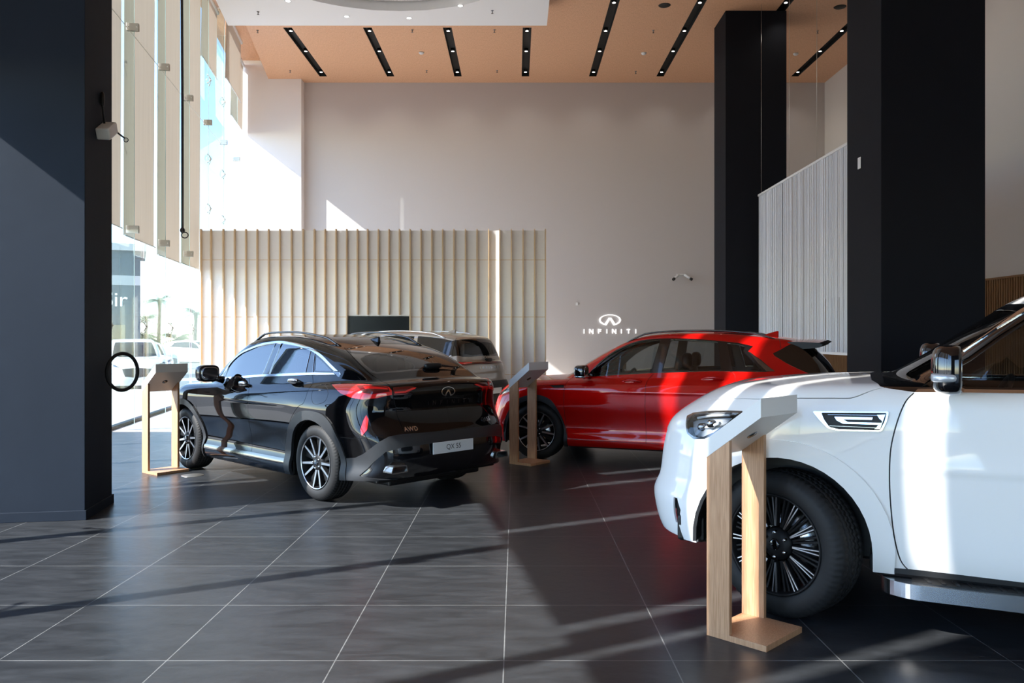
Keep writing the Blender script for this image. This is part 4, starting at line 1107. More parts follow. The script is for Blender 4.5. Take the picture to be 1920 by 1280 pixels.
def build_car(name, S, regs, paint, loc, head, label, cat, group=None, fine=1.0, lod=1, steer=0.0, wheels=None, wstyle='twin', wr=(.375, .25, .262), seatmat='seat', tc=None, liner=True, wrot=(0, 0)):
    tc = (S.axf + S.axr) / 2
    root = empty(name, (loc[0], loc[1], 0), head + PI, label, cat, group)
    P, N, F, rid = skin(S, regs, fine)
    parts = {}
    def emit(part, faces, r):
        if len(faces) == 0: print('   empty region', part); return
        off = r.get('off', 0.0); dp = r.get('depth', .012)
        v, f, n = panel_arrays(P, N, faces, off, dp)
        mat = M[r['mat']] if r['mat'] != 'PAINT' else M[paint]
        if r.get('c'):
            parts.setdefault(part, []).append(mesh_obj(part, v, f, n, mat, root, tc, 'both'))
        else:
            for sd in ('left', None):
                o = mesh_obj(part, v, f, n, mat, root, tc, sd); parts.setdefault(part, []).append(o)
                if r.get('label'): o['label'] = r['label']
        if r.get('under'):
            for (uo, um, un) in r['under']:
                v2, f2, n2 = panel_arrays(P, N, faces, uo, .004)
                for sd in (('both',) if r.get('c') else ('left', None)):
                    parts.setdefault(un, []).append(mesh_obj(un, v2, f2, n2, M[um], root, tc, sd))
    emit('body', F[rid == -1], dict(mat='PAINT', c=True))
    done = set()
    for k, r in enumerate(regs):
        if r.get('hole'): continue
        key = r.get('join')
        if key:
            if key in done: continue
            done.add(key); ids = [j for j, q in enumerate(regs) if q.get('join') == key]
            emit(r['n'], F[np.isin(rid, ids)], r)
        else: emit(r['n'], F[rid == k], r)
    # inner lining: everything that is not glass or hole, pushed inwards and turned round
    if liner:
        keep = [-1] + [k for k, r in enumerate(regs) if r.get('line', 'glass' not in r['mat']) and not r.get('hole')]
        fl = F[np.isin(rid, keep)]; cz = P[fl].mean(1)
        for nm, sel, mt, o in (('headliner', (cz[:, 2] > 1.02 * S.P.get('beltz', 1.12)) & (cz[:, 0] > S.axf + .2), 'liner', -.030), ('door_lining', (cz[:, 2] <= 1.02 * S.P.get('beltz', 1.12)) & (cz[:, 0] > S.axf + .55) & (cz[:, 0] < S.axr + .6) & (cz[:, 2] > .45) & (cz[:, 1] > .5), 'cabin', -.06)):
            g = fl[sel][:, ::-1]
            if len(g):
                v, f, n = panel_arrays(P, -N, g, -o, 0)
                mesh_obj(nm, v, f, n, M[mt], root, tc, 'both')
    L = S.L; hw = S.hw
    wf, wrr = wheels if wheels else (S.axf, S.axr)
    # underbody and wheel housings
    u = MB(); zs = float(S.sill(2.0))
    u.box(wf + .5, wrr - .5, -hw + .09, hw - .09, zs - .02, zs + .14, .02)
    u.box(.30, L - .30, -hw + .36, hw - .36, zs - .01, zs + .22, .02)
    u.box(.32, wf - .48, -hw + .22, hw - .22, zs + .02, zs + .18, .02); u.box(wrr + .48, L - .25, -hw + .18, hw - .18, zs + .04, zs + .2, .02)
    u.build('underbody', M['black_plastic'], root, tc=tc)
    wrad = wr[0] + S.P.get('archgap', .07)
    for ax, sd in ((wf, None), (wf, 'left'), (wrr, None), (wrr, 'left')):
        u = MB()
        pr = arc(ax, S.zw, wrad + .03, -4, 184, 20); inn = arc(ax, S.zw, wrad + .01, 184, -4, 20)
        u.prism(pr + inn, -hw + .07, -hw + .36, 'y'); u.prism(pr, -hw + .33, -hw + .36, 'y')
        u.build('wheel_housing', M['black_plastic'], root, tc=tc, mirror=sd)
    # cabin
    f = MB(); f.box(wf + .45, wrr + .5, -hw + .16, hw - .16, .30, .40, .02)
    f.build('cabin_floor', M['cabin'], root, tc=tc)
    if lod:
        bz = S.P.get('beltz', 1.12)
        d = MB(); d.sell((wf + .72, 0, bz - .14), (.30, hw - .2, .13), (.35, .6)); d.build('dashboard', M['cabin'], root, tc=tc)
        hz = bz - 1.12
        st = MB(); Mw = mathutils.Matrix.Translation((wf + 1.10, -.38, bz - .10)) @ mathutils.Matrix.Rotation(R(-64), 4, 'Y')
        st.tube([tuple(Mw @ vec(.185 * math.cos(a), .185 * math.sin(a), 0)) for a in np.linspace(0, 2 * PI, 33)[:-1]], .016, 8, closed=True)
        st.sell(tuple(Mw @ vec(0, 0, -.02)), (.05, .07, .05), (.7, .7)); st.tube([tuple(Mw @ vec(0, -.17, 0)), tuple(Mw @ vec(0, .17, 0))], .014); st.tube([tuple(Mw @ vec(0, 0, -.02)), tuple(Mw @ vec(-.0, 0, -.25))], .03)
        st.build('steering_wheel', M['cabin'], root, tc=tc)
        so = [0, 0]
        n0 = len(COL.objects)
        for (sx, sy) in ((wf + 1.42, -.38), (wf + 1.42, .38), (wf + 2.30, -.42), (wf + 2.30, 0.0), (wf + 2.30, .42)):
            seat_parts(root, sx, sy, M[seatmat], tc)
        if hz > .05:
            for o in root.children:
                if o.name.split('.')[0] in ('seat', 'seat_back', 'headrest'): o.location.z += hz
        mi = MB(); mi.sell((wf + (1.25 if bz > 1.2 else .95), 0, S.P['mirz']), (.02, .11, .035), (.5, .5)); mi.build('rear_view_mirror', M['cabin'], root, tc=tc)
    r, w, rr = wr
    for ax, st_, ro in ((wf, steer, wrot[0]), (wrr, 0, wrot[1])):
        for sd in (-1, 1):
            make_wheel(wstyle, r, w, rr, root, (ax - tc, sd * (hw - .025 - w / 2 - S.P.get('wheelin', 0)), r), sd, ro, st_, lod)
    return root, tc, parts

def handle_part(root, tc, S, t, z, paint, ln=.22, chrome=False, body=True):
    """pull handle on both flanks, standing off the door skin"""
    q, n = on_skin(S, [(t - ln / 2 + ln * i / 12, z + .006 * math.sin(PI * i / 12)) for i in range(13)], 'side')
    offs = [.004 + .030 * math.sin(PI * i / 12) ** .55 for i in range(13)]
    path = [tuple(q[i] + n[i] * offs[i]) for i in range(13)]
    rr = [.006 + .012 * math.sin(PI * i / 12) ** .5 for i in range(13)]
    for sd in ('left', None):
        mb = MB(); mb.tube(path, rr, 10, rz=.018 if False else None, ups=[(0, 0, 1)] * 13)
        o = mb.build('door_handle', M[paint], root, tc=tc, mirror=sd)
        if chrome:
            mb = MB(); mb.tube([tuple(np.array(p) + n[i] * .008 + np.array([0, 0, .004])) for i, p in enumerate(path)][2:-2], rr[2:-2], 8, ups=[(0, 0, 1)] * 9)
            mb.build('handle_trim', M['chrome'], o, tc=0 if False else tc * 0, mirror=sd); o.children[0].data.transform(mathutils.Matrix.Translation((-tc, 0, 0)))
        cup = MB(); qq, nn = on_skin(S, [(t - .06, z - .003)], 'side')
        Mx = mathutils.Matrix.Translation(tuple(qq[0])); 
        cup.sell(tuple(qq[0] - nn[0] * .002), (.085, .008, .032), (1, 1)); c = cup.build('handle_recess', M['gloss_black'] if paint == 'black_paint' else M[paint], o, mirror=sd)
        c.data.transform(mathutils.Matrix.Translation((-tc, 0, 0)))

def mirror_part(root, tc, c, size, foot, capmat, lens=True, ind=False, lower=None):
    """door mirror: c centre of the head (t,y,z) right side"""
    for sd in ('left', None):
        mb = MB(); a, b, h = size
        mb.sell(c, (a, b, h), (.75, .55), 24, 14)
        # flatten the rear face
        mb.v = [(min(p[0], c[0] + a * .55), p[1], p[2] - (0.25 * (p[1] - c[1]) if False else 0)) for p in mb.v]
        o = mb.build('side_mirror', M[capmat], root, tc=tc, mirror=sd)
        f = MB(); f.tube([foot, (foot[0] - .01, (foot[1] + c[1]) / 2, foot[2] + .02), (c[0], c[1] - b * .4, c[2] - h * .7)], [.045, .035, .04], 10); k = f.build('mirror_foot', M['gloss_black'], o, mirror=sd); k.data.transform(mathutils.Matrix.Translation((-tc, 0, 0)))
        g = MB(); g.sell((c[0] + a * .56, c[1], c[2]), (.004, b * .82, h * .78), (.6, .6)); k = g.build('mirror_glass', M['chrome'], o, mirror=sd); k.data.transform(mathutils.Matrix.Translation((-tc, 0, 0)))
        if ind:
            g = MB(); g.sell((c[0] - a * .25, c[1] + b * .35, c[2] - h * .30), (a * .78, b * .72, h * .20), (.7, .5)); k = g.build('turn_lamp', M['reflector'], o, mirror=sd); k.data.transform(mathutils.Matrix.Translation((-tc, 0, 0)))
        if lower:
            g = MB(); g.sell((c[0] - a * .05, c[1], c[2] - h * .72), (a * .85, b * .95, h * .25), (.7, .6)); k = g.build('mirror_trim', M[lower], o, mirror=sd); k.data.transform(mathutils.Matrix.Translation((-tc, 0, 0)))

def fin_part(root, tc, S, t, paint, ln=.17, h=.065):
    z = float(S.roof(t)); mb = MB(); v = []; f = []; n = 10
    for i in range(n + 1):
        u = i / n; x = t + ln * u; hh = h * (u ** .8) * (1 if u < .9 else 1 - (u - .9) * 1.0); w = .028 * (1 - .3 * u) * (.25 + .75 * math.sin(min(1, u * 1.6) * PI / 2)); zz = float(S.roof(x)) - .012
        for (a, b) in ((-w, 0), (-w * .55, .5), (-w * .15, .95), (0, 1.0), (w * .15, .95), (w * .55, .5), (w, 0)):
            v.append((x + b * .02 * (1 - u), a, zz + .012 * (b > 0) + hh * b))
    for i in range(n):
        for k in range(6): f.append((i * 7 + k, i * 7 + k + 1, (i + 1) * 7 + k + 1, (i + 1) * 7 + k))
    f.append(tuple(n * 7 + k for k in range(7))); f.append(tuple(range(6, -1, -1)))
    mb.add(v, f, True); return mb.build('antenna_fin', M[paint], root, tc=tc)

def rail_part(root, tc, S, t0, t1, y, mat='gloss_black', h=.045):
    ts = np.linspace(t0, t1, 24)
    yy = [y(t) if callable(y) else y for t in ts]
    q, n = on_skin(S, list(zip(ts, yy)), 'top')
    p = []
    for i, t in enumerate(ts):
        u = i / 23; e = min(1, math.sin(PI * u) * 2.6); p.append(tuple(q[i] + np.array([0, 0, 1]) * (h * e - .005)))
    for sd in ('left', None):
        mb = MB(); mb.tube(p, .017, 8, rz=.012, ups=[(0, 0, 1)] * 24)
        # skirt below the front and rear thirds
        mb.build('roof_rail', M[mat], root, tc=tc, mirror=sd)
# ================================================================ the four cars
SC = CarShape(COUPE); SX = CarShape(CROSS); SB = CarShape(BIG); SR = CarShape(ROOMY)

def hole(cx, cz, r, zb, rz=None):
    return [(cx - r, zb)] + arc(cx, cz, r, 180, 0, 24, rz) + [(cx + r, zb)]

# ---------------- black coupe SUV
def strip3(S, pl, w):
    """thin ribbon round a 3D line lying in the skin"""
    p = np.array(smoothp(pl, False, 4)); t = np.gradient(p, axis=0); t /= np.linalg.norm(t, axis=1, keepdims=True)
    u = np.cross(t, S.grad(p)); u = u / np.linalg.norm(u, axis=1, keepdims=True) * w / 2
    return [tuple(q) for q in p + u] + [tuple(q) for q in (p - u)[::-1]]
def gap(p, w=.005, m='side', S=None):
    if m == '3d': return dict(n='panel_gap', m='3d', p=strip3(S, p, w), mat='black_plastic', off=-.005, depth=0)
    return dict(n='panel_gap', m=m, p=strip(p, w), mat='black_plastic', off=-.005, depth=0)
def rgn(n, p, mat, off=0.0, m='side', c=False, **k): return dict(n=n, p=p, mat=mat, off=off, m=m, c=c, **k)
FRONT = [  # shared nose of the black and the red car
    rgn('hood', [(.10, -.02), (.14, .45), (.3, .74), (.6, .80), (1.05, .80), (1.22, .72), (1.10, .4), (1.03, -.02)], 'PAINT', 0, 'top', True),
    gap([(.30, .74), (.6, .80), (1.05, .80), (1.22, .74)], .006, 'top'),
    rgn('windscreen', [(1.06, -.02), (1.12, .4), (1.26, .66), (1.7, .60), (2.02, .545), (1.97, .3), (1.95, -.02)], 'glass_dark', -.003, 'top', True),
    rgn('headlamp', [(.16, .45, .78), (.22, .62, .80), (.42, .80, .86), (.56, .87, .905), (.44, .82, .945), (.22, .66, .88)], 'glass_clear', 0, '3d', under=[(-.03, 'reflector', 'lamp_reflector')]),
    rgn('grille', [(-.02, .78), (.42, .74), (.34, .5), (-.02, .46)], 'black_plastic', -.01, 'front', True)]
DLO = smoothp([(1.56, 1.16), (1.68, 1.315), (1.85, 1.415), (2.009, 1.467), (2.266, 1.526), (2.52, 1.553), (2.732, 1.555), (2.99, 1.535), (3.221, 1.501), (3.381, 1.464), (3.569, 1.397), (3.744, 1.316), (3.885, 1.25)], False, 4) + [(3.90, 1.236), (3.496, 1.222), (2.518, 1.172), (1.9, 1.128), (1.50, 1.096), (1.50, 1.11)]
gi = inset(DLO, .024)
qg = clip(gi, (3.382, 1.455), (3.465, 1.243))
coupe = FRONT + [
    rgn('front_door', [(1.205, .80), (1.25, .63), (1.255, .46), (1.33, .37), (2.40, .355), (2.40, .60), (2.40, .90), (2.36, 1.045), (2.253, 1.162), (1.9, 1.132), (1.5, 1.098), (1.40, 1.08), (1.29, 1.04), (1.22, .94)], 'PAINT'),
    rgn('rear_door', [(2.405, .355), (3.14, .365), (3.20, .62), (3.307, .79), (3.44, .91), (3.536, .958), (3.54, 1.107), (3.469, 1.218), (2.8, 1.19), (2.258, 1.162), (2.365, 1.045), (2.405, .90), (2.405, .60)], 'PAINT'),
    rgn('sill_trim', [(1.30, .348), (3.15, .356), (3.18, .318), (2.4, .305), (1.32, .298)], 'gloss_black', .006, depth=.03),
    gap([(1.20, .80), (1.245, .63), (1.25, .46), (1.325, .364)]), gap([(2.253, 1.160), (2.36, 1.045), (2.402, .90), (2.404, .60), (2.402, .362)]),
    gap([(3.469, 1.218), (3.54, 1.107), (3.536, .958), (3.44, .91), (3.307, .79), (3.20, .62)]),
    rgn('window_trim', DLO, 'chrome', .006, depth=.02, st=.04),
    rgn('pillar_trim', clip(clip(gi, (2.579, 1.536), (2.534, 1.196)), (2.655, 1.2), (2.697, 1.537)), 'gloss_black'),
    rgn('front_door_window', clip(clip(gi, (2.532, 1.196), (2.577, 1.536)), (1.66, 1.31), (1.64, 1.05)), 'glass_side', -.004),
    rgn('rear_door_window', clip(clip(gi, (2.699, 1.537), (2.657, 1.2)), (3.339, 1.24), (3.301, 1.468)), 'glass_side', -.004),
    rgn('pillar_trim', clip(clip(gi, (3.303, 1.468), (3.341, 1.24)), (3.463, 1.243), (3.38, 1.455)), 'gloss_black'),
    rgn('pillar_trim', qg, 'gloss_black'), rgn('quarter_window', rnd(inset(qg, .018), .05), 'glass_side', -.004),
    rgn('pillar_trim', clip(clip(gi, (1.645, 1.31), (1.655, 1.05)), (0, 1.0), (3, 1.0)) if False else [(1.56, 1.115), (1.635, 1.12), (1.64, 1.22), (1.60, 1.18)], 'gloss_black', .008),
    dict(n='fuel_flap_gap', p=strip(smoothp([(3.636, 1.115), (3.715, 1.13), (3.796, 1.122), (3.865, 1.095), (3.905, 1.05), (3.885, .985), (3.795, .955), (3.71, .957), (3.656, 1.003), (3.63, 1.07), (3.636, 1.115)], False), .004, False), mat='black_plastic', off=-.003, depth=0),
    gap([(3.62, .54, 1.50), (3.85, .61, 1.42), (4.012, .64, 1.35), (4.181, .65, 1.267), (4.347, .64, 1.20), (4.47, .63, 1.16), (4.514, .626, 1.122), (4.531, .622, 1.063), (4.538, .60, .958), (4.548, .585, .864), (4.576, .575, .805), (4.612, .575, .748), (4.64, .57, .71)], .006, '3d', SC),
    rgn('rear_window', rnd([(3.56, -.02), (3.565, .25), (3.60, .42), (3.70, .52), (3.85, .60), (4.02, .632), (4.19, .633), (4.24, .60), (4.285, .35), (4.30, -.02)], .03), 'glass_band', -.002, 'top', True),
    rgn('rear_glass', [(3.86, -.02), (3.875, .28), (3.90, .48), (3.95, .575), (4.05, .60), (4.175, .60), (4.215, .57), (4.26, .33), (4.275, -.02)], 'glass_rear', -.002, 'top', True),
    rgn('tail_lamp', [(3.869, .846, 1.138), (4.0, .83, 1.152), (4.15, .802, 1.158), (4.411, .758, 1.150), (4.501, .648, 1.135), (4.522, .628, 1.10), (4.528, .633, 1.064), (4.467, .751, 1.037), (4.374, .845, 1.022), (4.261, .89, 1.036), (4.098, .896, 1.066)], 'lamp_red', .006, '3d', depth=.02),
    rgn('lamp_inlay', [(4.24, .83, 1.146), (4.36, .78, 1.146), (4.49, .65, 1.128), (4.51, .64, 1.088), (4.44, .79, 1.072), (4.36, .83, 1.082)], 'lamp_dark', .007, '3d', depth=.004),
    rgn('lamp_bar', [(4.33, .80, 1.128), (4.49, .652, 1.118), (4.493, .65, 1.104), (4.36, .80, 1.108)], 'lamp_red', .009, '3d', depth=.003),
    rgn('tailgate_lamp', [(4.518, .613, 1.13), (4.565, .42, 1.135), (4.572, .37, 1.12), (4.566, .501, 1.062), (4.532, .613, 1.058)], 'lamp_dark', .005, '3d', depth=.02),
    rgn('lamp_bar', [(4.534, .605, 1.075), (4.562, .50, 1.078), (4.575, .40, 1.108), (4.574, .38, 1.12), (4.57, .42, 1.12), (4.558, .505, 1.092), (4.532, .605, 1.09)], 'lamp_red', .007, '3d', depth=.003),
    rgn('reflector_strip', [(4.406, .833, .886), (4.43, .828, .845), (4.44, .848, .747), (4.410, .882, .693), (4.388, .885, .746), (4.394, .860, .823)], 'lamp_red', .006, '3d', depth=.012),
    rgn('bumper_cladding', [(4.165, .882, .463), (4.284, .87, .478), (4.40, .86, .525), (4.464, .848, .567), (4.554, .792, .645), (4.589, .716, .685), (4.626, .615, .70), (4.69, .30, .70), (4.70, -.06, .698), (4.66, -.06, .21), (4.60, .45, .21), (4.50, .72, .22), (4.3, .84, .235), (4.10, .86, .24)], 'matte_clad', .008, '3d', True, depth=.02),
    rgn('bumper_insert', [(4.36, .868, .325), (4.45, .85, .39), (4.504, .819, .456), (4.596, .755, .552), (4.65, .60, .585), (4.70, .30, .60), (4.71, -.06, .60), (4.66, -.06, .30), (4.60, .5, .30), (4.48, .78, .31)], 'gloss_black', -.004, '3d', True, depth=.015),
    gap([(4.10, .90, .66), (4.20, .89, .66), (4.36, .875, .665), (4.45, .85, .68), (4.56, .76, .70)], .005, '3d', SC),
    rgn('wheel_arch_trim', [(3.13, .12), (3.12, .33)] + smoothp([(3.12, .479), (3.244, .684), (3.382, .815), (3.523, .872), (3.711, .883), (3.885, .86), (4.011, .78), (4.096, .65), (4.14, .52)], False, 3) + [(4.165, .45), (4.21, .12)], 'matte_clad', .014, depth=.03),
    rgn('wheel_arch_trim', [(.36, .12)] + arc(.86, .36, .50, 175, 8, 22) + [(1.32, .33), (1.30, .12)], 'matte_clad', .014, depth=.03),
    dict(n='x', p=hole(3.665, .36, .435, .10), mat='x', hole=True), dict(n='x', p=hole(.865, .36, .430, .10), mat='x', hole=True)]

# ---------------- red crossover
XD = smoothp([(1.50, 1.10), (1.62, 1.245), (1.78, 1.385), (1.95, 1.48), (2.114, 1.543), (2.31, 1.575), (2.588, 1.585), (2.834, 1.578), (3.096, 1.56), (3.376, 1.53)], False, 3) + [(3.553, 1.492), (3.496, 1.430), (3.653, 1.325), (3.803, 1.194), (3.697, 1.186), (3.303, 1.186), (3.114, 1.188), (2.347, 1.152), (1.9, 1.12), (1.48, 1.085)]
xi = inset(XD, .016)
crossr = FRONT + [
    rgn('front_door', [(1.243, .98), (1.23, .80), (1.235, .59), (1.255, .40), (1.30, .30), (2.285, .285), (2.28, .60), (2.285, .95), (2.30, 1.045), (2.374, 1.148), (1.9, 1.12), (1.46, 1.083), (1.36, 1.06), (1.26, 1.03)], 'PAINT'),
    rgn('rear_door', [(2.29, .285), (3.12, .285), (3.15, .58), (3.22, .80), (3.352, .95), (3.36, 1.07), (3.31, 1.184), (2.8, 1.17), (2.38, 1.148), (2.305, 1.045), (2.29, .95), (2.285, .60)], 'PAINT'),
    gap([(1.30, 1.105), (1.243, .98), (1.23, .80), (1.235, .59), (1.255, .40), (1.304, .30), (1.6, .288), (2.28, .280), (3.12, .28)]),
    gap([(2.374, 1.148), (2.295, 1.042), (2.283, .90), (2.280, .60), (2.288, .28)]),
    gap([(3.303, 1.186), (3.348, 1.15), (3.362, 1.07), (3.352, .96), (3.22, .80), (3.15, .58), (3.12, .28)]),
    gap([(.84, .967), (1.08, .979), (1.24, .988)]),
    rgn('fender_vent', [(1.025, .977), (1.07, .982), (1.225, .984), (1.23, .950), (1.10, .946)], 'black_plastic', -.006),
    rgn('window_trim', XD, 'gloss_black', .003, depth=.02, st=.04),
    rgn('front_door_window', clip(clip(xi, (2.332, 1.164), (2.425, 1.569)), (1.60, 1.25), (1.56, 1.05)), 'glass_mid', -.004),
    rgn('rear_door_window', clip(clip(xi, (2.55, 1.562), (2.47, 1.159)), (3.19, 1.193), (3.135, 1.548)), 'glass_mid', -.004),
    rgn('quarter_window', clip(clip(xi, (3.235, 1.528), (3.325, 1.2)), (3.80, 1.10), (3.42, 1.53)) if False else [(3.245, 1.528), (3.30, 1.30), (3.325, 1.20), (3.66, 1.202), (3.60, 1.275), (3.49, 1.38), (3.44, 1.43), (3.46, 1.49), (3.36, 1.515)], 'glass_mid', -.004),
    rgn('pillar_blade', [(3.50, 1.424), (3.53, 1.412), (3.70, 1.272), (3.812, 1.192), (3.715, 1.190), (3.62, 1.285)], 'dark_chrome', .010, depth=.012),
    gap([(3.80, .44, 1.60), (3.842, .55, 1.585), (3.86, .64, 1.52), (3.872, .68, 1.466)], .006, '3d', SX),
    rgn('rear_window', [(3.782, .715, 1.405), (3.878, .684, 1.455), (4.0, .61, 1.525), (4.10, .50, 1.545), (4.16, .25, 1.54), (4.17, -.03, 1.54), (4.56, -.03, 1.13), (4.54, .45, 1.12), (4.44, .66, 1.13), (4.18, .745, 1.175), (4.067, .742, 1.225), (3.929, .736, 1.295), (3.804, .723, 1.376)], 'glass_band', .002, '3d', True),
    rgn('rear_glass', [(4.24, -.03, 1.48), (4.24, .50, 1.44), (4.44, .58, 1.19), (4.53, .40, 1.16), (4.54, -.03, 1.16)], 'glass_rear', .0, '3d', True),
    rgn('tail_lamp', [(4.15, .86, 1.03), (4.40, .78, 1.07), (4.52, .55, 1.06), (4.55, .3, 1.0), (4.53, .56, .96), (4.40, .82, .95)], 'lamp_red', .006, '3d', depth=.02),
    rgn('bumper_cladding', [(4.16, .88, .45), (4.45, .85, .56), (4.60, .7, .66), (4.68, .3, .68), (4.69, -.06, .68), (4.62, -.06, .20), (4.5, .6, .20), (4.1, .86, .22)], 'matte_clad', .008, '3d', True, depth=.02),
    rgn('wheel_arch_trim', [(.40, .12), (.37, .35)] + smoothp([(.385, .47), (.47, .66), (.60, .79), (.75, .845), (.905, .85), (1.058, .787), (1.165, .63), (1.235, .443)], False, 3) + [(1.262, .32), (1.27, .12)], 'matte_clad', .014, depth=.03),
    rgn('wheel_arch_trim', [(3.13, .12), (3.12, .33)] + smoothp([(3.12, .479), (3.244, .684), (3.382, .815), (3.523, .872), (3.711, .883), (3.885, .86), (4.011, .78), (4.096, .65), (4.14, .52)], False, 3) + [(4.165, .45), (4.21, .12)], 'matte_clad', .014, depth=.03),
    dict(n='x', p=hole(3.665, .36, .435, .10), mat='x', hole=True), dict(n='x', p=hole(.815, .36, .405, .10, .425), mat='x', hole=True)]

